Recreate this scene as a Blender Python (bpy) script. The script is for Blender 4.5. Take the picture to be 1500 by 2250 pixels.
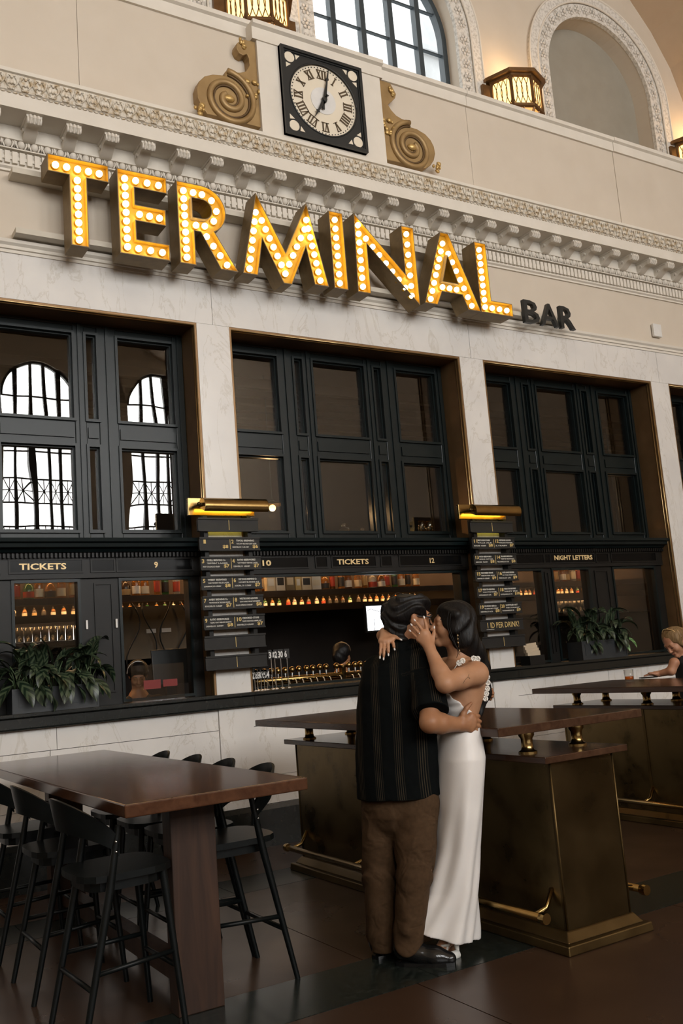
import bpy, bmesh, math, random
import numpy as np
from mathutils import Vector, Matrix
random.seed(7)
for o in list(bpy.data.objects): bpy.data.objects.remove(o, do_unlink=True)
SC = bpy.context.scene
COL = SC.collection
PI = math.pi

# ------------------------------------------------------------------ camera
F_PX, YAW, PITCH, ROLL, CAM_D, CAM_H = 2046.6, 0.556174, 0.155630, -0.078866, 7.09977, 1.45
_cy, _sy, _cp, _sp = math.cos(YAW), math.sin(YAW), math.cos(PITCH), math.sin(PITCH)
FW = Vector((_sy*_cp, _cy*_cp, _sp)); _rt = Vector((_cy, -_sy, 0)); _up = _rt.cross(FW)
RT = _rt*math.cos(ROLL) + _up*math.sin(ROLL); UP = -_rt*math.sin(ROLL) + _up*math.cos(ROLL)
CAM = Vector((0, -CAM_D, CAM_H))
cam = bpy.data.cameras.new('camera'); cam_o = bpy.data.objects.new('camera', cam); COL.objects.link(cam_o)
cam.sensor_fit = 'VERTICAL'; cam.sensor_height = 36; cam.sensor_width = 24; cam.lens = F_PX/2250*36
cam.clip_start = .05; cam.clip_end = 400
M = Matrix.Identity(4)
for i, v in enumerate((RT, UP, -FW)):
    for j in range(3): M[j][i] = v[j]
M.translation = CAM; cam_o.matrix_world = M
SC.camera = cam_o

# a pixel gives a direction; the plane it is met with gives the distance
def ray(u, v): return FW + RT*((u-750)/F_PX) - UP*((v-1125)/F_PX)
def onY(u, v, y): d = ray(u, v); return CAM + d*((y-CAM.y)/d.y)
def onZ(u, v, z): d = ray(u, v); return CAM + d*((z-CAM.z)/d.z)
G = Vector((_sy, _cy, 0)); GR = Vector((_cy, -_sy, 0))
def onD(u, v, dist):
    d = ray(u, v); return CAM + d*(dist/d.dot(G))

# ------------------------------------------------------------------ view, world, daylight
SC.view_settings.view_transform = 'Standard'; SC.view_settings.look = 'None'
SC.view_settings.gamma = 1; SC.view_settings.use_curve_mapping = False
SC.view_settings.exposure = 0.0
SC.cycles.use_denoising = True
SC.cycles.max_bounces = 8; SC.cycles.diffuse_bounces = 3; SC.cycles.glossy_bounces = 3
SC.cycles.transmission_bounces = 4; SC.cycles.transparent_max_bounces = 12
SC.cycles.sample_clamp_indirect = 6; SC.cycles.caustics_reflective = False; SC.cycles.caustics_refractive = False
world = bpy.data.worlds.new('sky'); SC.world = world; world.use_nodes = True
world.node_tree.nodes['Background'].inputs[0].default_value = (.93, .97, 1, 1)
world.node_tree.nodes['Background'].inputs[1].default_value = 3.0
OPP_Y = -18.4                                   # far wall of the hall, behind the camera
OPP_WINDOWS = [-4.34, -.74, 2.86, 6.46, 10.06]
def area_light(name, loc, rot, sx, sy, power, color):
    l = bpy.data.lights.new(name, 'AREA'); l.shape = 'RECTANGLE'; l.size = sx; l.size_y = sy
    l.energy = power; l.color = color
    o = bpy.data.objects.new(name, l); COL.objects.link(o); o.location = loc; o.rotation_euler = rot; return o
DAY_W = 740
for x in OPP_WINDOWS:
    area_light('daylight', (x, OPP_Y-.45, 7.5), (PI/2, 0, 0), 2.2, 6.4, DAY_W, (1, .985, .96))

# ------------------------------------------------------------------ mesh helpers
class MB:
    def __init__(s): s.v, s.f, s.m = [], [], []
    def add(s, verts, faces, mat=0):
        n = len(s.v); s.v += [tuple(p) for p in verts]; s.f += [tuple(n+i for i in f) for f in faces]; s.m += [mat]*len(faces); return s
    def box(s, x0, x1, y0, y1, z0, z1, mat=0):
        if x0 > x1: x0, x1 = x1, x0
        if y0 > y1: y0, y1 = y1, y0
        if z0 > z1: z0, z1 = z1, z0
        v = [(x, y, z) for z in (z0, z1) for y in (y0, y1) for x in (x0, x1)]
        return s.add(v, [(0,2,3,1),(4,5,7,6),(0,1,5,4),(2,6,7,3),(0,4,6,2),(1,3,7,5)], mat)
    def obox(s, c, ax, ay, az, mat=0):            # oriented box: centre and three half axes
        c, ax, ay, az = map(Vector, (c, ax, ay, az))
        v = [c+ax*i+ay*j+az*k for k in (-1,1) for j in (-1,1) for i in (-1,1)]
        return s.add(v, [(0,2,3,1),(4,5,7,6),(0,1,5,4),(2,6,7,3),(0,4,6,2),(1,3,7,5)], mat)
    def frustum(s, c0, h0, c1, h1, mat=0):        # rectangles (half sizes) at two heights
        v = []
        for c, h in ((c0, h0), (c1, h1)):
            v += [(c[0]+i*h[0], c[1]+j*h[1], c[2]) for j in (-1,1) for i in (-1,1)]
        return s.add(v, [(0,2,3,1),(4,5,7,6),(0,1,5,4),(2,6,7,3),(0,4,6,2),(1,3,7,5)], mat)
    def tube(s, pts, rad, n=12, mat=0, caps=True):
        pts = [Vector(p) for p in pts]; rads = rad if isinstance(rad, (list, tuple)) else [rad]*len(pts)
        rings = []; prev = None
        for i, p in enumerate(pts):
            t = (pts[min(i+1, len(pts)-1)] - pts[max(i-1, 0)]).normalized()
            a = prev if prev is not None else (Vector((0,0,1)) if abs(t.z) < .9 else Vector((1,0,0)))
            x = (a - t*a.dot(t)).normalized(); prev = x; y = t.cross(x)
            rings.append([p + (x*math.cos(k*2*PI/n)+y*math.sin(k*2*PI/n))*rads[i] for k in range(n)])
        v = [q for r in rings for q in r]; f = []
        for i in range(len(rings)-1):
            for k in range(n): f.append((i*n+k, i*n+(k+1)%n, (i+1)*n+(k+1)%n, (i+1)*n+k))
        if caps: f.append(tuple(range(n))[::-1]); f.append(tuple(range((len(rings)-1)*n, len(rings)*n)))
        return s.add(v, f, mat)
    def lathe(s, prof, c=(0,0,0), n=16, axis='z', mat=0):   # profile [(r, h)]
        c = Vector(c); v = []; f = []
        for r, h in prof:
            for k in range(n):
                a = 2*PI*k/n; p = (r*math.cos(a), r*math.sin(a), h)
                if axis == 'y': p = (p[0], p[2], p[1])
                if axis == 'x': p = (p[2], p[0], p[1])
                v.append(c+Vector(p))
        m = len(prof)
        for i in range(m-1):
            for k in range(n): f.append((i*n+k, i*n+(k+1)%n, (i+1)*n+(k+1)%n, (i+1)*n+k))
        f.append(tuple(range(n))[::-1]); f.append(tuple(range((m-1)*n, m*n)))
        return s.add(v, f, mat)
    def ball(s, c, r, n=12, m=8, mat=0):
        r = r if isinstance(r, (tuple, list)) else (r, r, r)
        v = [(c[0], c[1], c[2]-r[2])]; f = []
        for i in range(1, m):
            t = PI*i/m
            for k in range(n):
                a = 2*PI*k/n; v.append((c[0]+r[0]*math.sin(t)*math.cos(a), c[1]+r[1]*math.sin(t)*math.sin(a), c[2]-r[2]*math.cos(t)))
        v.append((c[0], c[1], c[2]+r[2])); e = len(v)-1
        for k in range(n):
            f.append((0, 1+(k+1)%n, 1+k)); f.append((e, 1+(m-2)*n+k, 1+(m-2)*n+(k+1)%n))
            for i in range(m-2): f.append((1+i*n+k, 1+i*n+(k+1)%n, 1+(i+1)*n+(k+1)%n, 1+(i+1)*n+k))
        return s.add(v, f, mat)
    def prism(s, poly, y0, y1, mat=0):            # polygon in x,z pushed from y0 to y1 (y0 nearer the viewer)
        n = len(poly); v = [(x, y0, z) for x, z in poly] + [(x, y1, z) for x, z in poly]
        f = [tuple(range(n)), tuple(range(n, 2*n))[::-1]] + [(i, i+n, (i+1)%n+n, (i+1)%n) for i in range(n)]
        return s.add(v, f, mat)
    def prismz(s, poly, z0, z1, mat=0):
        n = len(poly); v = [(x, y, z0) for x, y in poly] + [(x, y, z1) for x, y in poly]
        f = [tuple(range(n))[::-1], tuple(range(n, 2*n))] + [(i, (i+1)%n, (i+1)%n+n, i+n) for i in range(n)]
        return s.add(v, f, mat)
    def profile(s, prof, x0, x1, mat=0):          # closed y,z profile run along x
        n = len(prof); v = [(x0, y, z) for y, z in prof] + [(x1, y, z) for y, z in prof]
        f = [tuple(range(n)), tuple(range(n, 2*n))[::-1]] + [(i, i+n, (i+1)%n+n, (i+1)%n) for i in range(n)]
        return s.add(v, f, mat)
    def arch(s, cx, cz, r0, r1, y0, y1, a0=0, a1=PI, n=32, mat=0):   # flat ring sector in x,z
        v = []
        for i in range(n+1):
            a = a0+(a1-a0)*i/n
            for r in (r0, r1):
                for y in (y0, y1): v.append((cx+r*math.cos(a), y, cz+r*math.sin(a)))
        f = []
        for i in range(n):
            b = 4*i; c = b+4
            f += [(b, b+2, c+2, c), (b+1, c+1, c+3, b+3), (b, c, c+1, b+1), (b+2, b+3, c+3, c+2)]
        f += [(0, 1, 3, 2), (4*n, 4*n+2, 4*n+3, 4*n+1)]
        return s.add(v, f, mat)

WL = {}
def link(name, data, parent=None, loc=None):
    o = bpy.data.objects.new(name, data); COL.objects.link(o)
    base = WL[parent.name] if parent else Vector((0,0,0))
    w = Vector(loc) if loc is not None else base.copy()
    o.parent = parent; o.location = w - base; WL[o.name] = w
    return o
def mesh_of(mb, mats, off=Vector((0,0,0)), smooth=False, name='m'):
    me = bpy.data.meshes.new(name); me.from_pydata([tuple(Vector(p)-off) for p in mb.v], [], mb.f)
    for m in (mats if isinstance(mats, (list, tuple)) else [mats]): me.materials.append(m)
    if len(me.materials) > 1: me.polygons.foreach_set('material_index', mb.m)
    if smooth: me.polygons.foreach_set('use_smooth', [True]*len(me.polygons))
    bm = bmesh.new(); bm.from_mesh(me); bmesh.ops.recalc_face_normals(bm, faces=bm.faces); bm.to_mesh(me); bm.free()
    me.update(); return me
def sharp(me, deg=40):
    me.polygons.foreach_set('use_smooth', [True]*len(me.polygons))
    try: me.set_sharp_from_angle(angle=math.radians(deg))
    except Exception: pass
def obj(name, mb, mat, parent=None, loc=None, smooth=False, bevel=0, auto=0):
    """ONE mesh object; vertices are given in world space"""
    if loc is None:
        if parent is not None: loc = WL[parent.name]
        else:
            a = np.array(mb.v); loc = Vector(((a[:,0].min()+a[:,0].max())/2, (a[:,1].min()+a[:,1].max())/2, a[:,2].min()))
    loc = Vector(loc); me = mesh_of(mb, mat, loc, smooth, name); o = link(name, me, parent, loc)
    if auto: sharp(me, auto)
    if bevel:
        b = o.modifiers.new('bevel', 'BEVEL'); b.width = bevel; b.segments = 2; b.limit_method = 'ANGLE'
        b.harden_normals = False
    return o
def tag(o, label, cat=None, group=None):
    o['label'] = label
    if cat: o['category'] = cat
    if group: o['group'] = group
    return o
def thing(name, label, cat, loc, group=None):
    o = link(name, None, None, loc); tag(o, label, cat, group); return o
def struct(o): o['kind'] = 'structure'; return o
def structure(name, loc=(0,0,0)): return struct(link(name, None, None, loc))
def inst(name, me, loc, parent=None, rot=None, scale=None):        # a piece that shares its mesh
    o = link(name, me, parent, loc)
    if rot is not None: o.rotation_euler = rot
    if scale is not None: o.scale = scale
    return o
def text_mesh(body, size, extrude=.001, bold=0.0, align='LEFT', shear=0.0, space=1.0):
    c = bpy.data.curves.new('t', 'FONT'); c.body = body; c.size = size; c.extrude = extrude; c.offset = bold
    c.align_x = align; c.resolution_u = 2; c.shear = shear; c.space_character = space
    o = bpy.data.objects.new('t', c); COL.objects.link(o)
    dg = bpy.context.evaluated_depsgraph_get(); me = bpy.data.meshes.new_from_object(o.evaluated_get(dg))
    bpy.data.objects.remove(o); bpy.data.curves.remove(c); return me
def lettering(name, body, loc, height, mat, parent, width=None, align='LEFT', extrude=.002, bold=0.0, shear=0.0):
    """text standing upright in the x,z plane, facing the hall"""
    me = text_mesh(body, 1.0, 0, bold/height, align, shear)
    n = len(me.vertices); co = np.zeros(n*3)
    if n == 0: return None
    me.vertices.foreach_get('co', co); co = co.reshape(-1, 3)
    h = .72; w = co[:,0].max()-co[:,0].min(); k = height/h
    kx = k if width is None else width/w
    co[:,0] *= kx; co[:,1] *= k
    out = np.stack([co[:,0], np.zeros(n), co[:,1]], 1)
    faces = [tuple(p.vertices) for p in me.polygons]
    m2 = MB(); m2.add([tuple(Vector(loc)+Vector(p)) for p in out], faces)
    bpy.data.meshes.remove(me)
    o = obj(name, m2, mat, parent)
    s = o.modifiers.new('thick', 'SOLIDIFY'); s.thickness = extrude; s.offset = 0
    return o

# ------------------------------------------------------------------ materials
def new_mat(name):
    m = bpy.data.materials.new(name); m.use_nodes = True
    return m, m.node_tree.nodes, m.node_tree.links, m.node_tree.nodes['Principled BSDF']
def P_(b, **k):
    names = {'color': 'Base Color', 'rough': 'Roughness', 'metal': 'Metallic', 'spec': 'Specular IOR Level', 'coat': 'Coat Weight',
             'trans': 'Transmission Weight', 'ior': 'IOR', 'sheen': 'Sheen Weight', 'sss': 'Subsurface Weight', 'alpha': 'Alpha'}
    for a, v in k.items():
        b.inputs[names[a]].default_value = (*v, 1) if isinstance(v, tuple) and len(v) == 3 else v
def coords(N, L, scale=(1,1,1), kind='Object'):
    t = N.new('ShaderNodeTexCoord'); mp = N.new('ShaderNodeMapping'); mp.inputs['Scale'].default_value = scale
    if kind == 'World':
        g = N.new('ShaderNodeNewGeometry'); L.new(g.outputs['Position'], mp.inputs['Vector'])
    else: L.new(t.outputs[kind], mp.inputs['Vector'])
    return mp.outputs['Vector']
def ramp(N, stops):
    r = N.new('ShaderNodeValToRGB'); e = r.color_ramp.elements
    while len(e) < len(stops): e.new(.5)
    for i, (p, c) in enumerate(stops): e[i].position = p; e[i].color = (*c, 1)
    return r
def noisy(name, c0, c1, scale=6, rough=.6, metal=0, bump=0, bscale=None, stretch=(1,1,1), detail=5, lo=.3, hi=.7, spec=.5, coat=0, kind='World', r2=None):
    m, N, L, b = new_mat(name); v = coords(N, L, stretch, kind)
    n = N.new('ShaderNodeTexNoise'); n.inputs['Scale'].default_value = scale; n.inputs['Detail'].default_value = detail
    L.new(v, n.inputs['Vector']); r = ramp(N, [(lo, c0), (hi, c1)]); L.new(n.outputs['Fac'], r.inputs['Fac']); L.new(r.outputs['Color'], b.inputs['Base Color'])
    P_(b, rough=rough, metal=metal, spec=spec, coat=coat)
    if r2 is not None:
        mr = N.new('ShaderNodeMapRange'); mr.inputs['To Min'].default_value = rough; mr.inputs['To Max'].default_value = r2
        mr.inputs['From Min'].default_value = .3; mr.inputs['From Max'].default_value = .7
        L.new(n.outputs['Fac'], mr.inputs['Value']); L.new(mr.outputs['Result'], b.inputs['Roughness'])
    if bump:
        n2 = N.new('ShaderNodeTexNoise'); n2.inputs['Scale'].default_value = bscale or scale*6; n2.inputs['Detail'].default_value = 4; L.new(v, n2.inputs['Vector'])
        bp = N.new('ShaderNodeBump'); bp.inputs['Strength'].default_value = bump; bp.inputs['Distance'].default_value = .004
        L.new(n2.outputs['Fac'], bp.inputs['Height']); L.new(bp.outputs['Normal'], b.inputs['Normal'])
    return m
def plain(name, c, rough=.5, metal=0, **k):
    d = tuple(x*.9 for x in c); return noisy(name, d, c, 9, rough, metal, **k)
def emit(name, c, s, base=(.8,.8,.8)):
    m, N, L, b = new_mat(name); P_(b, color=base, rough=.4); b.inputs['Emission Color'].default_value = (*c, 1); b.inputs['Emission Strength'].default_value = s; return m
def pane_glass(name, tint=(.9,.92,.92), gloss=.12):
    m, N, L, b = new_mat(name); out = N['Material Output']; N.remove(b)
    t = N.new('ShaderNodeBsdfTransparent'); t.inputs[0].default_value = (*tint, 1)
    g = N.new('ShaderNodeBsdfGlossy'); g.inputs['Roughness'].default_value = .0
    n = N.new('ShaderNodeTexNoise'); n.inputs['Scale'].default_value = 2.2; n.inputs['Detail'].default_value = 1
    L.new(coords(N, L, (1,1,.35), 'World'), n.inputs['Vector']); bp = N.new('ShaderNodeBump'); bp.inputs['Strength'].default_value = .10; bp.inputs['Distance'].default_value = .02
    L.new(n.outputs['Fac'], bp.inputs['Height']); L.new(bp.outputs['Normal'], g.inputs['Normal'])
    f = N.new('ShaderNodeLayerWeight'); f.inputs['Blend'].default_value = .5
    pw = N.new('ShaderNodeMath'); pw.operation = 'POWER'; pw.inputs[1].default_value = 5; L.new(f.outputs['Facing'], pw.inputs[0])
    ad = N.new('ShaderNodeMath'); ad.operation = 'MULTIPLY_ADD'; ad.inputs[1].default_value = 1-gloss; ad.inputs[2].default_value = gloss; ad.use_clamp = True
    L.new(pw.outputs[0], ad.inputs[0]); mx = N.new('ShaderNodeMixShader'); L.new(ad.outputs[0], mx.inputs[0]); L.new(t.outputs[0], mx.inputs[1]); L.new(g.outputs[0], mx.inputs[2])
    L.new(mx.outputs[0], out.inputs['Surface']); return m
def marble(name, base=(.80,.77,.73)):
    m, N, L, b = new_mat(name); v = coords(N, L, (1,1,1), 'World')
    w = N.new('ShaderNodeTexNoise'); w.inputs['Scale'].default_value = 1.6; w.inputs['Detail'].default_value = 8; w.inputs['Roughness'].default_value = .62; w.inputs['Distortion'].default_value = 1.3
    mp = N.new('ShaderNodeMapping'); mp.inputs['Scale'].default_value = (1.6,1.6,.55); mp.inputs['Rotation'].default_value = (0,.35,0); L.new(v, mp.inputs['Vector']); L.new(mp.outputs[0], w.inputs['Vector'])
    r = ramp(N, [(.0, base), (.478, base), (.497, tuple(x*y for x, y in zip(base, (.86,.84,.80)))), (.508, base)])
    L.new(w.outputs['Fac'], r.inputs['Fac'])
    c = N.new('ShaderNodeTexNoise'); c.inputs['Scale'].default_value = 2.3; c.inputs['Detail'].default_value = 6; L.new(v, c.inputs['Vector'])
    r2 = ramp(N, [(.3, (.90,.90,.91)), (.65, (1,1,1))]); L.new(c.outputs['Fac'], r2.inputs['Fac'])
    mx = N.new('ShaderNodeMix'); mx.data_type = 'RGBA'; mx.blend_type = 'MULTIPLY'; mx.inputs['Factor'].default_value = 1
    L.new(r.outputs['Color'], mx.inputs['A']); L.new(r2.outputs['Color'], mx.inputs['B']); L.new(mx.outputs['Result'], b.inputs['Base Color'])
    P_(b, rough=.24, spec=.5); return m
def wood(name, c0, c1, axis=(1,12,12), rough=.3, scale=2.5, coat=0.0):
    m, N, L, b = new_mat(name); v = coords(N, L, axis, 'World')
    n = N.new('ShaderNodeTexNoise'); n.inputs['Scale'].default_value = scale; n.inputs['Detail'].default_value = 8; n.inputs['Distortion'].default_value = .8; L.new(v, n.inputs['Vector'])
    r = ramp(N, [(.3, c0), (.5, tuple((a+b_)/2 for a, b_ in zip(c0, c1))), (.7, c1)]); L.new(n.outputs['Fac'], r.inputs['Fac']); L.new(r.outputs['Color'], b.inputs['Base Color'])
    bp = N.new('ShaderNodeBump'); bp.inputs['Strength'].default_value = .12; bp.inputs['Distance'].default_value = .002; L.new(n.outputs['Fac'], bp.inputs['Height']); L.new(bp.outputs['Normal'], b.inputs['Normal'])
    P_(b, rough=rough, coat=coat, spec=.36); return m

MT = {}
MT['wall'] = noisy('warm beige paint', (.655,.57,.465), (.69,.605,.50), 3, .75, bump=.025, bscale=30)
MT['plaster'] = noisy('cream plaster', (.75,.69,.60), (.80,.74,.65), 5, .7, bump=.1, bscale=50)
MT['relief'] = noisy('gilded cream relief', (.55,.42,.26), (.80,.73,.62), 24, .65, bump=.9, bscale=70, lo=.36, hi=.56)
MT['carved'] = noisy('carved plaster ornament', (.58,.54,.48), (.80,.76,.70), 26, .7, bump=1.0, bscale=34, lo=.38, hi=.55)
MT['greige'] = noisy('grey blind arch paint', (.34,.31,.25), (.37,.34,.28), 4, .8)
MT['ceil'] = noisy('tan vault paint', (.58,.44,.31), (.62,.48,.34), 4, .8)
MT['marble'] = marble('veined white marble')
MT['bronze'] = noisy('brown bronze reveal', (.20,.115,.05), (.27,.16,.075), 4, .42, metal=.55, bump=.05)
MT['bronze_line'] = noisy('polished bronze bead', (.55,.38,.17), (.68,.5,.25), 8, .3, metal=.9)
MT['green'] = noisy('dark green black paint', (.005,.0095,.0100), (.007,.0125,.013), 7, .30, bump=.06, spec=.28)
MT['green2'] = noisy('dark slate brown paint', (.009,.0085,.0075), (.013,.0122,.011), 7, .40, bump=.06, spec=.25)
MT['pane'] = pane_glass('window glass', (.88,.88,.86), .06)
MT['gold'] = noisy('gold channel letter paint', (.50,.265,.018), (.60,.335,.028), 12, .42, metal=.3)
MT['goldshade'] = noisy('shaded gold letter side', (.20,.135,.06), (.27,.185,.085), 14, .5, metal=.3)  # shade put into the colour: letter sides darker than the gold face
MT['bulb'] = emit('lit bulb', (1,.82,.45), 10, (1,.95,.8))
MT['blackmetal'] = plain('black metal', (.018,.02,.02), .4)
MT['clockface'] = noisy('cream clock dial', (.80,.71,.56), (.86,.77,.62), 3, .5)
MT['white'] = plain('white enamel', (.82,.80,.77), .45)
MT['gilt'] = noisy('gilded scroll', (.31,.195,.08), (.43,.285,.125), 6, .48, metal=.35, bump=.15, bscale=40)
MT['gilt_hi'] = noisy('bright gilding', (.50,.32,.11), (.72,.50,.20), 22, .38, metal=.55, bump=.6, bscale=60)
MT['gilt_dark'] = noisy('umber groove', (.10,.055,.02), (.14,.08,.03), 6, .6)
MT['copper'] = noisy('bronze lantern metal', (.16,.085,.035), (.25,.14,.06), 9, .4, metal=.7)
MT['amber'] = emit('amber lantern glass', (1,.60,.20), 2.6, (.9,.6,.3))
MT['amber2'] = emit('deep amber lantern glass', (1,.42,.09), .8, (.7,.4,.15))
MT['brass'] = noisy('aged brass', (.075,.048,.018), (.145,.095,.037), 3.5, .30, metal=.9, bump=.06, bscale=20, r2=.48)
MT['brassdirt'] = noisy('stained brass plate', (.060,.039,.015), (.135,.094,.040), 5, .24, metal=.92, lo=.25, hi=.5, detail=9, r2=.42)
MT['brasspol'] = noisy('polished brass', (.28,.18,.065), (.40,.27,.105), 5, .22, metal=1)
MT['steel'] = noisy('polished steel', (.55,.55,.54), (.7,.7,.68), 9, .18, metal=1)
MT['table'] = wood('red brown table varnish', (.052,.020,.009), (.095,.040,.019), (9,1.2,9), .18, 2.2, .0)
MT['tableleg'] = wood('oak leg grain', (.016,.007,.004), (.055,.025,.013), (14,14,1.0), .5, 1.6)
MT['barwood'] = wood('dark walnut bar top', (.038,.017,.009), (.072,.035,.019), (9,1.2,9), .16, 2.2, .0)
MT['stool'] = noisy('black stained ash', (.0025,.0035,.0035), (.005,.0065,.0065), 14, .36, bump=.08, spec=.22)
MT['board'] = noisy('chalkboard slat', (.014,.013,.012), (.020,.019,.017), 10, .5, spec=.3)
MT['chalk'] = plain('white chalk', (.72,.69,.62), .9)
MT['chalky'] = plain('yellow chalk', (.75,.55,.22), .9)
MT['goldleaf'] = noisy('gold leaf lettering', (.72,.50,.22), (.88,.68,.36), 30, .4, metal=.2)
MT['signblack'] = plain('black glass sign', (.005,.005,.005), .2, spec=.12)
# ------------------------------------------------------------------ dimensions of the ticket front
BAY = [(.522, 3.096), (3.402, 5.976), (6.282, 8.855), (9.162, 11.75)]
X0, X1 = -6.5, 11.75
Z_OPEN = 4.40; Y_FR = .32
MT['floor'] = noisy('brown terrazzo', (.036,.019,.011), (.058,.032,.019), 2.0, .34, lo=.25, hi=.75, detail=10, spec=.4, r2=.26)
MT['band'] = noisy('dark green terrazzo', (.010,.013,.011), (.028,.034,.029), 40, .22, lo=.45, hi=.7, detail=3)
MT['blackstone'] = noisy('black stone base', (.008,.009,.008), (.016,.018,.016), 20, .25)
MT['joint'] = plain('dark joint', (.02,.016,.012), .8)
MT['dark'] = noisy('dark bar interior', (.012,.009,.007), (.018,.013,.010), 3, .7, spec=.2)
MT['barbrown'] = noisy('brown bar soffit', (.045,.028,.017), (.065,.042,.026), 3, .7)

# ---- floor: bedding, slabs and dark bands
fl = struct(obj('floor', MB().box(X0, X1, OPP_Y, 3.4, -.12, -.008), MT['joint']))
def slab_row(y0, y1, step=1.7, x_first=2.48):
    x = x_first
    while x > X0: x -= step
    while x < X1:
        a, b = max(x, X0)+.003, min(x+step, X1)-.003
        if b > a: obj('slab', MB().box(a, b, y0+.003, y1-.003, -.03, 0), MT['floor'], fl)
        x += step
for y0, y1 in ((-.85, 0), (-2.98, -1.28), (-5.13, -3.43), (-6.9, -5.13), (-8.6, -6.9)): slab_row(y0, y1)
obj('slab', MB().box(X0, X1, OPP_Y, -8.6, -.03, 0), MT['floor'], fl)
obj('slab', MB().box(X0, X1, .02, 3.4, -.03, 0), MT['joint'], fl)
for y0, y1 in ((-1.28, -.85), (-3.43, -2.98)):
    x = X0
    while x < X1:
        obj('border_slab', MB().box(x+.002, min(x+1.3, X1)-.002, y0+.002, y1-.002, -.03, .0005), MT['band'], fl); x += 1.3

# ---- facade
wf = structure('wall_front')
def part(name, mb, mat, par=wf, **k): return obj(name, mb, mat, par, **k)
part('core', MB().box(X0, X1, .03, .30, 4.42, 6.1), MT['wall'])
part('frieze', MB().box(X0, X1, -.0, .05, 4.87, 5.52), MT['wall'])
# lintel slabs, jointed over the middle of each pillar
jx = [X0, -2.5, .37, 3.249, 6.129, 9.008, X1]
for a, b in zip(jx[:-1], jx[1:]): part('marble_slab', MB().box(a+.002, b-.002, 0, .30, Z_OPEN, 4.775), MT['marble'])
# pillars
for a, b in ((-2.35, .522), (3.096, 3.402), (5.976, 6.282), (8.855, 9.162)):
    part('marble_pillar', MB().box(a, b, 0, .30, 1.12, Z_OPEN-.002), MT['marble'])
# slabs under the sill: two courses in each bay, one tall stone under each pillar
for a, b in ((-2.35, .522), (3.096, 3.402), (5.976, 6.282), (8.855, 9.162)):
    part('marble_slab', MB().box(a+.002, b-.002, -.012, .30, .33, 1.12), MT['marble'])
for a, b in BAY:
    n = 2; w = (b-a)/n
    for k in range(n): part('marble_slab', MB().box(a+k*w+.002, a+(k+1)*w-.002, .004, .30, .957, 1.12), MT['marble'])
    n = 2; off = .48
    xs = [a, a+off*(b-a), b]
    for k in range(n): part('marble_slab', MB().box(xs[k]+.002, xs[k+1]-.002, 0, .30, .55, .953), MT['marble'])
    for k in range(n): part('marble_slab', MB().box(xs[k]+.002, xs[k+1]-.002, .003, .30, .33, .547), MT['marble'])
    part('backing', MB().box(a, b, .02, .29, .33, 1.11), MT['joint'])
bb = struct(obj('baseboard_front', MB().profile([(.3,0),(-.035,0),(-.035,.29),(-.02,.328),(.3,.328)], X0, X1), MT['blackstone']))
# bronze lining of the openings, with beads
for i, (a, b) in enumerate(BAY):
    for sx, x in ((1, a), (-1, b)):
        part('bronze_jamb', MB().box(x, x+sx*.018, .004, .36, 1.24, Z_OPEN), MT['bronze'])
        for y in (.012, .05): part('bronze_bead', MB().tube([(x+sx*.019, y, 1.24), (x+sx*.019, y, Z_OPEN-.02)], .0065, 8), MT['bronze_line'], smooth=True)
    part('bronze_head', MB().box(a+.018, b-.018, .004, .36, Z_OPEN-.018, Z_OPEN), MT['bronze'])
    for y in (.012, .05): part('bronze_bead', MB().tube([(a+.02, y, Z_OPEN-.019), (b-.02, y, Z_OPEN-.019)], .0065, 8), MT['bronze_line'], smooth=True)

# ---- architrave moulding and main cornice
t1 = struct(obj('trim_1', MB().profile([(.04,4.775),(-.012,4.775),(-.012,4.80),(-.028,4.803),(-.028,4.828),(-.05,4.845),(-.055,4.87),(-.03,4.875),(.04,4.885)], X0, X1), MT['plaster']))
t2 = struct(obj('trim_2', MB().profile([(.2,5.46),(-.02,5.46),(-.02,5.478),(-.04,5.49),(-.04,5.505),(-.03,5.507),(-.03,5.622),(-.075,5.624),(-.075,5.634),(-.05,5.638),(-.05,5.69),(-.10,5.693),(-.10,5.707),(-.09,5.71),(-.09,5.812),(-.34,5.812),
    (-.34,5.938),(-.355,5.945),(-.405,6.05),(-.425,6.055),(-.425,6.085),(-.40,6.10),(.2,6.10)], X0, X1), MT['plaster']))
dent = mesh_of(MB().box(-.02, .02, -.058, -.028, 0, .098).box(.02, .038, -.045, -.028, .035, .062), MT['plaster'])
x = 1.2; k = 0
while x < 11.7: inst('dentil', dent, (x, 0, 5.514), t2); x += .0575
eg = MB().ball((0, -.072, .03), (.031, .030, .034), 10, 7)
for s in (-1, 1): eg.tube([(s*.036, -.072, .064), (s*.041, -.078, .03), (s*.026, -.075, -.004)], [.008, .009, .006], 6)
eg.prism([(.046,.06),(.058,.06),(.052,-.002)], -.088, -.05)
egg = mesh_of(eg, MT['plaster'], smooth=True); sharp(egg, 60)
mo = MB()
sd = [(-.09,.108),(-.285,.108),(-.298,.09),(-.298,.055),(-.28,.04),(-.255,.05),(-.22,.045),(-.17,.02),(-.12,-.01),(-.09,-.012)]
mo.profile(sd, -.048, .048)
mo.box(-.06, .06, -.30, -.09, .092, .112)
mo.tube([(-.056, -.284, .068), (.056, -.284, .068)], .03, 12)
for s in (-.03, 0, .03): mo.tube([(s, -.306, .10), (s, -.318, .072), (s, -.296, .036)], [.012, .016, .008], 6)
for s in (-.05, .05): mo.tube([(s, -.13, .045), (s, -.15, .065), (s, -.17, .045)], .012, 6)
modil = mesh_of(mo, MT['plaster']); sharp(modil, 35)
xm = onY(75, 265, -.29).x
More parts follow.
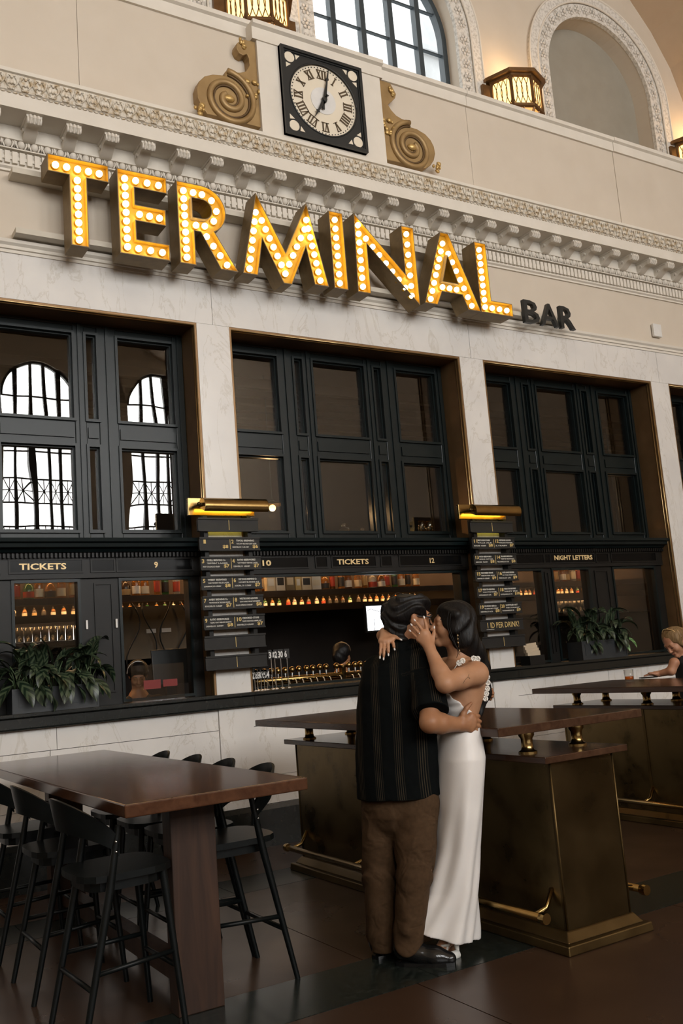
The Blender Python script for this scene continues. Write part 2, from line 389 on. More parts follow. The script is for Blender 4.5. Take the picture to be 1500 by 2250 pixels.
for k in range(-1, 34):
    x = xm + k*.3087
    if x > 11.6: break
    inst('modillion', modil, (x, 0, 5.702), t2)
    for j in range(3): inst('egg', egg, (x+j*.1029+.05, 0, 5.638), t2)
# leaf band on the crowning moulding: every leaf its own relief
lf = MB()
def on_cyma(t, h): return -.355-.05*t-h, 5.945+.105*t
for s in (-1, 0, 1):
    for tt, rr in ((.15, .010), (.5, .014), (.85, .012)):
        y, z = on_cyma(tt, .003); lf.ball((s*.032*(.4+tt*.7), y, z-5.94), (.015, .008, rr+.006), 7, 5)
for s in (-1, 1): lf.tube([(s*.010, on_cyma(.1,.004)[0], .012), (s*.045, on_cyma(.5,.008)[0], .055), (s*.030, on_cyma(.95,.006)[0], .100), (s*.008, on_cyma(.85,.006)[0], .092)], [.006,.008,.007,.005], 6)
leafm = mesh_of(lf, MT['relief'], smooth=True)
x = 1.1
while x < 11.7: inst('leaf_relief', leafm, (x, 0, 5.94), t2); x += .104
bd = MB(); x = 1.1
while x < 11.7: bd.ball((x, -.345, 5.934), (.019, .008, .007), 6, 4); x += .045
o = obj('bead_row', bd, MT['relief'], t2, smooth=True); o['kind'] = 'stuff'
obj('relief_ground', MB().profile([(-.352,5.947),(-.357,5.945),(-.4075,6.049),(-.402,6.049)], 1.05, 11.74), MT['relief'], t2)

# ---- attic above the cornice, gallery parapet, clock block
wa = structure('wall_attic')
for a, b in ((X0, -2.0), (-1.996, 2.1), (2.104, 6.253), (6.257, 8.486), (8.489, X1)):
    d = -.006 if a > 8.4 else 0
    part('wall_panel', MB().box(a, b, -.18+d, .05, 6.09, 7.15), MT['wall'], wa)
    part('coping', MB().profile([(.1,7.15),(-.205+d,7.15),(-.205+d,7.262),(-.235+d,7.275),(-.235+d,7.318),(.1,7.318)], a, b), MT['plaster'], wa)
part('gallery_floor', MB().box(X0, X1, .0, 1.2, 7.1, 7.2), MT['plaster'], wa)
part('clock_block', MB().box(3.708, 5.058, -.31, -.1, 6.09, 7.07), MT['plaster'], wa)
part('clock_coping', MB().profile([(.02,7.07),(-.325,7.07),(-.325,7.19),(-.36,7.205),(-.36,7.245),(.02,7.245)], 3.66, 5.085), MT['plaster'], wa)

# ---- upper wall with arched openings
YU = .9; SPR = 9.02
ARCH = [-4.65, -1.05, 2.55, 6.15, 9.75]; R_IN = 1.05
wu = structure('wall_upper')
def arch_wall(cx, w, z0, z1, spring, r, y0, y1, mat, parent, n=28, name='wall_panel'):
    m = MB(); a, b = cx-w/2, cx+w/2
    m.box(a, cx-r, y0, y1, z0, spring); m.box(cx+r, b, y0, y1, z0, spring)
    arc = [(cx+r*math.cos(PI*i/n), spring+r*math.sin(PI*i/n)) for i in range(n+1)]
    top = [(b, spring)] + [(b-(b-a)*i/n, z1) for i in range(n+1)] + [(a, spring)]
    top = [(b-(b-a)*i/n, z1) for i in range(n+1)]
    for i in range(n):
        q = [arc[i], top[i], top[i+1], arc[i+1]]
        v = [(x, y0, z) for x, z in q]+[(x, y1, z) for x, z in q]
        m.add(v, [(0,1,2,3),(7,6,5,4),(0,3,7,4),(1,5,6,2)])
    m.add([(b,y0,spring),(b,y0,z1),arc[0][:1]+(y0,)+arc[0][1:]], [(0,1,2)]); m.add([(a,y0,spring),(a,y0,z1),(arc[n][0],y0,arc[n][1])], [(0,2,1)])
    return obj(name, m, mat, parent)
for i, cx in enumerate(ARCH):
    arch_wall(cx, 3.6, 7.1, 12.6, SPR, 1.05 if i < 4 else 1.0, YU, YU+.3, MT['wall'], wu)
part('wall_panel', MB().box(11.55, X1, YU, YU+.3, 7.1, 12.6), MT['wall'], wu)
def arch_trim(cx, r0, r1, y0, y1, z0, mat, parent, name):
    m = MB().arch(cx, SPR, r0, r1, y0, y1, 0, PI, 40)
    m.box(cx-r1, cx-r0, y0, y1, z0, SPR); m.box(cx+r0, cx+r1, y0, y1, z0, SPR)
    return obj(name, m, mat, parent)
for i, cx in enumerate(ARCH):
    r = 1.05 if i < 4 else 1.0
    arch_trim(cx, r-.005, r+.20, YU-.035, YU+.02, 7.2, MT['carved'], wu, 'carved_band')
    arch_trim(cx, r+.20, r+.34, YU-.055, YU+.02, 7.2, MT['carved'], wu, 'carved_architrave')
    for rr in (.2, .345): 
        m = MB(); pts = [(cx+(r+rr)*math.cos(PI*k/40), YU-.055, SPR+(r+rr)*math.sin(PI*k/40)) for k in range(41)]
        m.tube([(cx+r+rr, YU-.055, 7.2)]+pts+[(cx-r-rr, YU-.055, 7.2)], .014, 6); obj('bead', m, MT['plaster'], wu, smooth=True)
    # carved rosettes round the band
    ros = MB().ball((0, -.01, 0), (.022, .02, .022), 8, 5)
    for k in range(6):
        a = k*PI/3; ros.ball((.048*math.cos(a), -.004, .048*math.sin(a)), (.024, .014, .024), 6, 4)
    rm = mesh_of(ros, MT['carved'], smooth=True)
    if i >= 2:
        for k in range(1, 22):
            a = PI*k/22; inst('rosette', rm, (cx+(r+.1)*math.cos(a), YU-.036, SPR+(r+.1)*math.sin(a)), wu)
        for s in (-1, 1):
            for z in (7.9, 8.08, 8.26, 8.44, 8.62, 8.80, 8.95): inst('rosette', rm, (cx+s*(r+.1), YU-.036, z), wu)
part('blind_arch', MB().box(8.58, 10.98, YU+.26, YU+.3, 7.2, 10.2), MT['greige'], wu)
# glazing of the arched windows
def arched_window(name, cx, r, y, z0, spring, bars, rows, mat, lattice=False):
    w = structure(name, (cx, y, z0))
    m = MB().arch(cx, spring, r-.07, r, y-.05, y+.05, 0, PI, 36); m.box(cx-r, cx-r+.07, y-.05, y+.05, z0, spring); m.box(cx+r-.07, cx+r, y-.05, y+.05, z0, spring); m.box(cx-r, cx+r, y-.05, y+.05, z0, z0+.08)
    obj('frame', m, mat, w)
    for b in bars:
        top = spring+math.sqrt(max(r*r-b*b, 0)); obj('mullion', MB().box(cx+b-.035, cx+b+.035, y-.045, y+.045, z0, top), mat, w)
    for z in rows:
        h = math.sqrt(max(r*r-max(z-spring, 0)**2, 0)); obj('glazing_bar', MB().box(cx-h, cx+h, y-.02, y+.02, z-.009, z+.009), mat, w)
    return w
MT['steelwin'] = plain('dark blue steel window', (.045,.06,.07), .45)
for k, i in enumerate((1, 2, 3)):
    cx = ARCH[i]
    w = arched_window('window_%d' % (k+1), cx, 1.05, YU+.24, 7.2, SPR, (-.63, -.21, .21, .63), (7.75, 8.3, 8.85, 9.4, 9.75), MT['steelwin'])
    pm = MB(); n = 30; pm.add([(cx+1.04*math.cos(PI*j/n), YU+.24, SPR+1.04*math.sin(PI*j/n)) for j in range(n+1)]+[(cx-1.04, YU+.24, 7.2), (cx+1.04, YU+.24, 7.2)], [tuple(range(n+3))])
    obj('pane', pm, MT['pane'], w)
# pale neighbouring block outside the arched window
bl = MB().box(9.5, 13.5, 5.5, 9, 6, 13.5)
MT['outside'] = noisy('pale stone neighbour', (.5,.52,.54), (.62,.63,.64), 3, .8)
nb = thing('neighbour_building', 'pale stone building outside the arched upper window', 'building', (11.5, 5.5, 0))
obj('wall', MB().box(10.4, 14.5, 5.5, 9, 0, 13.8), MT['outside'], nb)
for j in range(7): obj('cornice_block', MB().box(10.3, 14.5, 5.35, 5.5, 8.2+j*.75, 8.3+j*.75), MT['outside'], nb)

# ---- ceiling: coved towards the right end, flat above, and the other walls of the hall
prof = [(X0, 12.2), (6.5, 12.2), (8.6, 11.75), (9.8, 11.25), (10.55, 10.75), (11.02, 10.25), (11.35, 9.75), (11.58, 9.15), (11.70, 8.4), (X1, 7.6), (X1, 0), (X1+.25, 0), (X1+.25, 12.5), (X0, 12.5)]
struct(obj('ceiling', MB().prism(prof, OPP_Y-.3, YU+.02), MT['ceil']))
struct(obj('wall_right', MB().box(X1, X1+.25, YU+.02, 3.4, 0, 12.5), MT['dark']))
struct(obj('wall_left', MB().box(X0-.25, X0, OPP_Y-.3, 3.4, 0, 12.5), MT['wall']))
wo = structure('wall_opposite', (0, OPP_Y, 0))
for i, cx in enumerate(OPP_WINDOWS):
    arch_wall(cx, 3.6, 0, 12.6, 9.5, 1.05, OPP_Y-.3, OPP_Y, MT['wall'], wo)
    obj('wall_panel', MB().box(cx-1.05, cx+1.05, OPP_Y-.3, OPP_Y, 0, 4.5), MT['wall'], wo)
    y = OPP_Y-.12
    w = structure('window_%d' % (i+4), (cx, y, 3.1)); 
    m = MB().arch(cx, 9.5, .98, 1.05, y-.05, y+.05, 0, PI, 24); obj('frame', m, MT['blackmetal'], w)
    for b in (-.62, -.21, .21, .62): obj('mullion', MB().box(cx+b-.05, cx+b+.05, y-.05, y+.05, 3.1, 9.5+math.sqrt(1.1-b*b)), MT['blackmetal'], w)
    for z in (5.0, 5.75, 6.4, 7.1, 7.9, 8.7, 9.5): obj('glazing_bar', MB().box(cx-1.02, cx+1.02, y-.02, y+.02, z-.02, z+.02), MT['blackmetal'], w)
    for z0, z1 in ((6.4, 7.1), (5.0, 5.75)):
        for bx in (-.83, -.415, 0, .415, .83):
            m = MB(); 
            for s in (-1, 1): m.tube([(cx+bx-.2, y, z0 if s > 0 else z1), (cx+bx+.2, y, z1 if s > 0 else z0)], .014, 4)
            m.tube([(cx+bx-.2, y, (z0+z1)/2), (cx+bx+.2, y, (z0+z1)/2)], .012, 4); m.tube([(cx+bx, y, z0), (cx+bx, y, z1)], .012, 4)
            obj('lattice', m, MT['blackmetal'], w)
obj('wall_panel', MB().box(X0, -6.14, OPP_Y-.3, OPP_Y, 0, 12.6), MT['wall'], wo)
# ------------------------------------------------------------------ black ticket-window joinery in each bay
PANES = [(-2.465,-1.955), (-1.79,-1.685), (-1.587,-.987), (-.89,-.785), (-.62,-.11)]
ROWS = [(2.62, 3.335), (3.55, 4.30)]
LOWER = {0: [(.637,1.231), (1.558,2.06), (2.387,2.981)], 1: [(3.52,5.86)], 2: [(6.41,6.95), (7.10,7.65), (8.02,8.70)], 3: [(9.3,9.9),(10.2,10.8)]}
PANELS = {0: [(1.291,1.441), (2.177,2.327)], 1: [], 2: [(6.99,7.05), (7.73,7.94)], 3: []}
def ring(m, x0, x1, z0, z1, w, y0, y1):
    m.box(x0, x1, y0, y1, z1-w, z1); m.box(x0, x1, y0, y1, z0, z0+w); m.box(x0, x0+w, y0, y1, z0+w, z1-w); m.box(x1-w, x1, y0, y1, z0+w, z1-w)
for i, (a, b) in enumerate(BAY):
    w = structure('window_%d' % (20+i), (a, .3, 1.24)); g = MT['green']
    def pt(name, mb, mat=g, **k): return obj(name, mb, mat, w, **k)
    ps = [(b+p, b+q) for p, q in PANES]
    if i == 3: ps = [p for p in ps if p[1] < 11.7]
    xs = [a+.018] + [v for p in ps for v in p] + [b-.018]
    for k in range(0, len(xs), 2):                                             # stiles from ledge to head
        pt('stile', MB().box(xs[k], xs[k+1], .30, .42, 2.50, 4.385), bevel=.006)
        mid = (xs[k]+xs[k+1])/2; pt('fillet', MB().box(mid-.012, mid+.012, .285, .305, 2.52, 4.37))
    for p in ps:
        for z0, z1 in ((2.50, 2.62), (3.335, 3.55), (4.30, 4.385)): pt('rail', MB().box(p[0], p[1], .31, .42, z0, z1))
        pt('rail_moulding', MB().box(p[0]+.01, p[1]-.01, .295, .315, 3.40, 3.49))
        for z0, z1 in ROWS:
            m = MB(); ring(m, p[0]-.012, p[1]+.012, z0-.012, z1+.012, .022, .285, .34); ring(m, p[0]+.004, p[1]-.004, z0+.004, z1-.004, .018, .325, .375)
            pt('sash_moulding', m)
            pt('pane', MB().box(p[0]+.01, p[1]-.01, .355, .359, z0+.01, z1-.01), MT['pane'])
    # ledge over the ticket windows
    pt('ledge', MB().profile([(.42,2.43),(.12,2.43),(.10,2.45),(.055,2.462),(.05,2.49),(.02,2.50),(.015,2.528),(.42,2.528)], a-.0 if i else a, b))
    d = MB(); x = a+.03
    while x < b-.03: d.box(x, x+.016, .115, .15, 2.388, 2.422); x += .032
    o = pt('dentil_row', d, MT['green2']); o['kind'] = 'stuff'
    pt('frieze_board', MB().box(a+.018, b-.018, .16, .42, 2.23, 2.43), MT['green2'])
    lo = LOWER[i]; st = [a+.018]
    for p in lo: st += [p[0], p[1]]
    st.append(b-.018)
    for k in range(0, len(st), 2): pt('stile', MB().box(st[k], st[k+1], .19, .32, 1.23, 2.235), MT['green2'], bevel=.006)
    for p in PANELS[i]:
        m = MB(); ring(m, p[0], p[1], 1.33, 2.19, .014, .178, .195); pt('raised_panel', m, MT['green2'])
    for k, p in enumerate(lo):
        m = MB(); ring(m, p[0]-.01, p[1]+.01, 1.245, 2.225, .022, .175, .215); pt('sash_moulding', m)
        if i != 1 and not (i == 0 and k == 2): pt('pane', MB().box(p[0], p[1], .235, .239, 1.25, 2.22), MT['pane'])
        if i == 0 and k > 0:
            x = p[1]+.05 if k == 1 else p[0]-.04
            pt('latch', MB().box(x-.008, x+.008, .170, .185, 1.83, 1.90), MT['white'], bevel=.003)
    pt('sill', MB().profile([(.5,1.122),(-.055,1.122),(-.06,1.135),(-.06,1.205),(-.085,1.212),(-.085,1.238),(.5,1.238)], a-.0, b+.306 if i < 2 else b), MT['blackstone'], bevel=.004)
    # black glass sign strips
    sg = [(p[0]-.02, p[1]+.02+.05*(i == 2 and p[0] == 7.10)) for p in lo] if i != 1 else [(3.56,4.11), (4.20,4.31), (4.37,4.84), (4.91,5.02), (5.12,5.86)]
    if i == 0: sg += [(2.16, 2.335), (1.283, 1.46)]
    if i == 2: sg += [(7.76, 7.94), (6.99, 7.06)]
    for x0, x1 in sg:
        m = MB(); ring(m, x0-.012, x1+.012, 2.270, 2.382, .012, .150, .165); pt('sign_frame', m, MT['green2'])
        pt('sign_glass', MB().box(x0, x1, .156, .162, 2.282, 2.370), MT['signblack'])
    Zt = 2.302; H = .048
    if i == 0:
        lettering('sign_lettering', 'TICKETS', (1.605, .154, Zt), H, MT['goldleaf'], w, width=.355, bold=.0012); lettering('sign_lettering', '9', (2.672, .154, Zt), H, MT['goldleaf'], w, bold=.0012)
    if i == 1:
        lettering('sign_lettering', '10', (3.64, .154, Zt), H, MT['goldleaf'], w, width=.085, bold=.0012); lettering('sign_lettering', 'TICKETS', (4.42, .154, Zt), H, MT['goldleaf'], w, width=.345, bold=.0012); lettering('sign_lettering', '12', (5.462, .154, Zt), H, MT['goldleaf'], w, bold=.0012)
    if i == 2: lettering('sign_lettering', 'NIGHT LETTERS', (7.125, .154, Zt+.008), H, MT['goldleaf'], w, width=.57, bold=.0016)

# ------------------------------------------------------------------ bar room behind
wb = structure('wall_bar', (5, 3, 0))
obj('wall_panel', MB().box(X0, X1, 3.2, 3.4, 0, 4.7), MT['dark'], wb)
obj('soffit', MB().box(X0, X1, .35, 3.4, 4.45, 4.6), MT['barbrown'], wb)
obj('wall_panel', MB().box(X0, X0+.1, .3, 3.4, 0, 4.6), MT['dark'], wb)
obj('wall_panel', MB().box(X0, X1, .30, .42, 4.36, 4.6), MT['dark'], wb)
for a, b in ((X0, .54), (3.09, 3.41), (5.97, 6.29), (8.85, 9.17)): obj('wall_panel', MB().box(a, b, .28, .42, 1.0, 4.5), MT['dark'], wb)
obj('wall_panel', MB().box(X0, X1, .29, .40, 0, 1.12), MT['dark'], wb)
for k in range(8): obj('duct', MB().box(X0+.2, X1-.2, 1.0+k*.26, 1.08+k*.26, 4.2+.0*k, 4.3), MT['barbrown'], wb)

# ------------------------------------------------------------------ gold scrolls beside the clock
def px_poly(pts, ox, oy, sc, y): 
    out = []
    for a, b in pts: p = onY(ox+a/sc, oy+b/sc, y); out.append((p.x, p.z))
    return out
def spiral(cx, cz, r0, r1, turns, a0, y, sx=1, n=60):
    return [(cx+sx*(r0+(r1-r0)*t/n)*math.cos(a0+turns*2*PI*t/n), y, cz+(r0+(r1-r0)*t/n)*math.sin(a0+turns*2*PI*t/n)) for t in range(n+1)]
def scroll(label, poly, cx, cz, R, sx, leaf, foot, small):
    t = thing('scroll_bracket', label, 'bracket', (cx, -.2, 6.1), 'gilded scrolls beside the clock')
    obj('body', MB().prism(poly, -.28, -.178), MT['gilt'], t, bevel=.006)
    rib = MB().tube(spiral(cx, cz, R*.98, R*.17, 1.9, PI*.5, -.284, sx), [R*.105]*61, 8)
    obj('volute', rib, MT['gilt'], t, smooth=True)
    obj('volute_groove', MB().tube(spiral(cx, cz, R*.83, R*.12, 1.75, PI*.5, -.287, sx), .010, 6), MT['gilt_dark'], t, smooth=True)
    obj('eye', MB().ball((cx, -.285, cz), (R*.2, .03, R*.13), 14, 8), MT['gilt_hi'], t, smooth=True)
    rnd = random.Random(3)
    for nm, (lx, lz), n, sp in (('acanthus_leaf', leaf, 16, .085), ('foot_leaf', foot, 8, .05), ('crest_leaf', small, 7, .04)):
        m = MB()
        for k in range(n):
            f = k/n; ax = lx+rnd.uniform(-sp, sp)*.8; az = lz+rnd.uniform(-sp, sp)
            m.ball((ax, -.283-rnd.uniform(0,.012), az), (rnd.uniform(.012,.03), .016, rnd.uniform(.012,.03)), 8, 5)
        obj(nm, m, MT['gilt_hi'], t, smooth=True)
    return t
pL = px_poly([(1000,190),(1110,1380),(430,1205),(350,1190),(270,1080),(215,960),(205,830),(235,740),(310,670),(420,645),(540,655),(592,665),(595,600),(690,612),(800,620),(880,600),(925,520),(915,420),(890,365),(840,385),(780,350),(745,280),(750,220),(790,190),(850,160),(905,180)], 400, 60, 6.25, -.28)
c = onY(400+640/6.25, 60+985/6.25, -.28); r = .30
lf_ = onY(400+960/6.25, 60+860/6.25, -.28); ft = onY(400+230/6.25, 60+1130/6.25, -.28); sm = onY(400+820/6.25, 60+210/6.25, -.28)
scroll('gilded scroll bracket curling down beside the numerals VIII to X of the clock', pL, c.x, c.z, r*.92, -1, (lf_.x, lf_.z), (ft.x, ft.z), (sm.x, sm.z))
pR = px_poly([(95,120),(250,170),(310,190),(420,390),(400,460),(330,530),(270,580),(330,680),(420,780),(520,840),(655,885),(675,990),(800,1030),(950,1120),(1050,1230),(1110,1350),(1135,1480),(1110,1600),(1050,1690),(960,1750),(700,1690),(240,1585)], 820, 160, 8.333, -.28)
c = onY(820+700/8.333, 160+1370/8.333, -.28)
lf_ = onY(820+300/8.333, 160+1010/8.333, -.28); ft = onY(820+1150/8.333, 160+1740/8.333, -.28); sm = onY(820+320/8.333, 160+330/8.333, -.28)
scroll('gilded scroll bracket curling down beside the numerals II to IV of the clock', pR, c.x, c.z, .27, 1, (lf_.x-.03, lf_.z), (ft.x, ft.z), (sm.x, sm.z))

# ------------------------------------------------------------------ clock
CX, CZ, CY = 4.367, 6.628, -.312
ck = thing('wall_clock', 'square black framed clock with cream Roman numeral dial', 'clock', (CX, CY, 6.18))
m = MB(); n = 64; h = .442; R = .362          # plate with a round hole
sq = []
for k in range(n):
    a = 2*PI*k/n; c_, s_ = math.cos(a), math.sin(a); q = h/max(abs(c_), abs(s_)); sq.append((q*c_, q*s_))
for k in range(n):
    a, b = 2*PI*k/n, 2*PI*(k+1)/n; p = [(R*math.cos(a), R*math.sin(a)), sq[k], sq[(k+1)%n], (R*math.cos(b), R*math.sin(b))]
    v = [(CX+x, CY-.03, CZ+z) for x, z in p]+[(CX+x, CY, CZ+z) for x, z in p]; m.add(v, [(0,1,2,3),(0,3,7,4),(1,5,6,2)])
obj('frame', m, MT['blackmetal'], ck)
m = MB(); ring(m, CX-h, CX+h, CZ-h, CZ+h, .03, CY-.055, CY); ring(m, CX-h+.03, CX+h-.03, CZ-h+.03, CZ+h-.03, .014, CY-.04, CY); obj('border', m, MT['blackmetal'], ck)
obj('dial', MB().lathe([(.0,0),(R,0),(R,.012),(0,.012)], (CX, CY-.014, CZ), 64, 'y'), MT['clockface'], ck)
obj('centre_disc', MB().lathe([(.0,0),(.135,0),(.135,.004),(0,.004)], (CX, CY-.019, CZ), 40, 'y'), MT['white'], ck)
obj('bezel', MB().tube([(CX+R*math.cos(2*PI*k/48), CY-.03, CZ+R*math.sin(2*PI*k/48)) for k in range(49)], .008, 8), MT['blackmetal'], ck, smooth=True)
for k in range(60):
    a = 2*PI*k/60; inst('minute_mark', bpy.data.meshes.get('minute') or mesh_of(MB().lathe([(0,0),(.006,0),(.006,.003),(0,.003)], (0,0,0), 8, 'y'), MT['blackmetal'], name='minute'), (CX+.335*math.cos(a), CY-.018, CZ+.335*math.sin(a)), ck)
NUM = ['XII','I','II','III','IIII','V','VI','VII','VIII','IX','X','XI']
MT['numeral'] = plain('bronze numeral', (.10,.065,.03), .5)
for k, s in enumerate(NUM):
    m = MB(); a = PI/2-2*PI*k/12
    wdt = {'I': .030, 'V': .050, 'X': .050}; tot = sum(wdt[c] for c in s); x = -tot/2
    def bar(x0, z0, x1, z1, t): d = Vector((x1-x0, 0, z1-z0)); L_ = d.length/2; d.normalize(); nn = Vector((-d.z, 0, d.x)); m.obox(((x0+x1)/2, 0, (z0+z1)/2), d*L_, nn*t/2, (0,.002,0))
    for ch in s:
        c0 = x+wdt[ch]/2; hh = .044
        if ch == 'I': bar(c0, -hh, c0, hh, .014)
        if ch == 'V': bar(c0-.018, hh, c0, -hh, .014); bar(c0+.018, hh, c0, -hh, .008)
        if ch == 'X': bar(c0-.018, hh, c0+.018, -hh, .014); bar(c0+.018, hh, c0-.018, -hh, .008)
        x += wdt[ch]
    bar(-tot/2, .044, tot/2, .044, .006); bar(-tot/2, -.044, tot/2, -.044, .006)
    rot = a-PI/2; c_, s_ = math.cos(rot), math.sin(rot)
    m.v = [(CX+.268*math.cos(a)+(px*c_-pz*s_), CY-.019+py, CZ+.268*math.sin(a)+(px*s_+pz*c_)) for px, py, pz in m.v]
    obj('numeral', m, MT['numeral'], ck)
def hand(name, ang, length, w):
    m = MB(); d = (math.cos(ang), math.sin(ang)); nn = (-d[1], d[0])
    pr = [(-.10*length*3, w*1.0), (-.05, w*.4), (0, w*1.3), (.28*length, w*.9), (.62*length, w*.45), (.66*length, w*1.25), (.72*length, w*.5), (length, .002)]
    left = [(CX+d[0]*t+nn[0]*q, CZ+d[1]*t+nn[1]*q) for t, q in pr]; right = [(CX+d[0]*t-nn[0]*q, CZ+d[1]*t-nn[1]*q) for t, q in pr][::-1]
    obj(name, m.prism(left+right, CY-.045, CY-.036), MT['blackmetal'], ck)
hand('hour_hand', PI/2-2*PI*7.03/12, .235, .017); hand('minute_hand', PI/2-2*PI*2/60, .34, .014)
obj('hub', MB().lathe([(0,0),(.03,0),(.022,-.02),(0,-.022)], (CX, CY-.036, CZ), 16, 'y'), MT['blackmetal'], ck)
for sx in (-1, 1):
    for sz in (-1, 1):
        obj('corner_disc', MB().lathe([(0,0),(.052,0),(.052,.005),(0,.005)], (CX+sx*.345, CY-.035, CZ+sz*.345), 24, 'y'), MT['clockface'], ck)
        for q in (0, 1):
            tri = [(.235,.385),(.285,.385),(.275,.335)] if q == 0 else [(.385,.235),(.385,.285),(.335,.275)]
            obj('corner_inset', MB().prism([(CX+sx*x, CZ+sz*z) for x, z in tri], CY-.034, CY-.029), MT['clockface'], ck)

# ------------------------------------------------------------------ bronze wall lanterns on the gallery wall
def lantern(cx, label):
    z0, z1, R = 8.02, 8.38, .345
    t = thing('wall_lantern', label, 'lantern', (cx, YU, 7.6), 'amber glass wall lanterns on the upper wall')
    ang = [PI+PI*k/4 for k in range(5)]
    P0 = [(cx+R*math.cos(a), YU-.10+R*math.sin(a)) for a in ang]
    for k in range(4):
        (xa, ya), (xb, yb) = P0[k], P0[k+1]
        obj('glass', MB().add([(xa,ya,z0),(xb,yb,z0),(xb,yb,z1),(xa,ya,z1)], [(0,1,2,3)]), MT['amber'], t)
        m = MB(); n = 4                                        # pointed oval leading
        ex, ey = (xb-xa), (yb-ya); nx, ny = ey, -ex; ll = math.hypot(nx, ny); nx, ny = -nx/ll*.006, -ny/ll*.006
        if (xa+xb)/2*0+ny > 0: nx, ny = -nx, -ny
        for j in range(n):
            for s in (-1, 1):
                pts = []
                for q in range(9):
                    f = q/8; u = (j+.5+s*.62*math.sin(PI*f))/n; u = min(max(u, 0), 1); pts.append((xa+ex*u+nx, ya+ey*u+ny, z0+(z1-z0)*f))
                m.tube(pts, .006, 4)
        obj('leading', m, MT['copper'], t)
        lx = [(cx+(x-cx)*f, YU-.1+(y-YU+.1)*f) for f in (1, .55) for x, y in ((xa,ya),(xb,yb))]
        obj('skirt_glass', MB().add([(lx[0][0],lx[0][1],z0-.05),(lx[1][0],lx[1][1],z0-.05),(lx[3][0],lx[3][1],z0-.36),(lx[2][0],lx[2][1],z0-.36)], [(0,1,2,3)]), MT['amber2'], t)
        m = MB(); mid = ((xa+xb)/2, (ya+yb)/2); md = (cx+(mid[0]-cx)*.55, YU-.1+(mid[1]-YU+.1)*.55)
        m.tube([(mid[0],mid[1]-.004,z0-.05),(md[0],md[1]-.004,z0-.36)], .012, 5); m.tube([(cx+(xa-cx)*.8, YU-.1+(ya-YU+.1)*.8-.004, z0-.19), (cx+(xb-cx)*.8, YU-.1+(yb-YU+.1)*.8-.004, z0-.19)], .012, 5)
        obj('skirt_bar', m, MT['copper'], t)
        obj('lower_rail', MB().tube([(xa,ya,z0-.025),(xb,yb,z0-.025)], .032, 6), MT['copper'], t); obj('upper_rail', MB().tube([(xa,ya,z1+.02),(xb,yb,z1+.02)], .03, 6), MT['copper'], t)
    for x, y in P0:
        obj('post', MB().tube([(x,y,z0-.05),(x,y,z1+.03)], .022, 6), MT['copper'], t)
        obj('skirt_post', MB().tube([(x,y,z0-.05),(cx+(x-cx)*.5, YU-.1+(y-YU+.1)*.5, z0-.40)], .018, 6), MT['copper'], t)
    cap = [(cx+(R+.08)*math.cos(a), YU-.10+(R+.08)*math.sin(a)) for a in ang]+[(cx+R+.08, YU-.02), (cx-R-.08, YU-.02)]
    obj('cap', MB().prismz(cap, z1+.03, z1+.075), MT['copper'], t)
    obj('back_plate', MB().box(cx-R-.14, cx+R+.14, YU-.10, YU-.058, z0-.45, z1-.02), MT['copper'], t)
    l = bpy.data.lights.new('lantern_light', 'POINT'); l.energy = 8; l.color = (1,.62,.28); l.shadow_soft_size = .1
    lo_ = bpy.data.objects.new('lantern_light', l); COL.objects.link(lo_); lo_.location = (cx, YU-.3, z1+.25)
lantern(4.33, 'amber glass wall lantern between two arched windows behind the clock')
lantern(7.95, 'amber glass wall lantern between the arched window and the grey blind arch')
lantern(11.45, 'amber glass wall lantern at the far side of the grey blind arch')

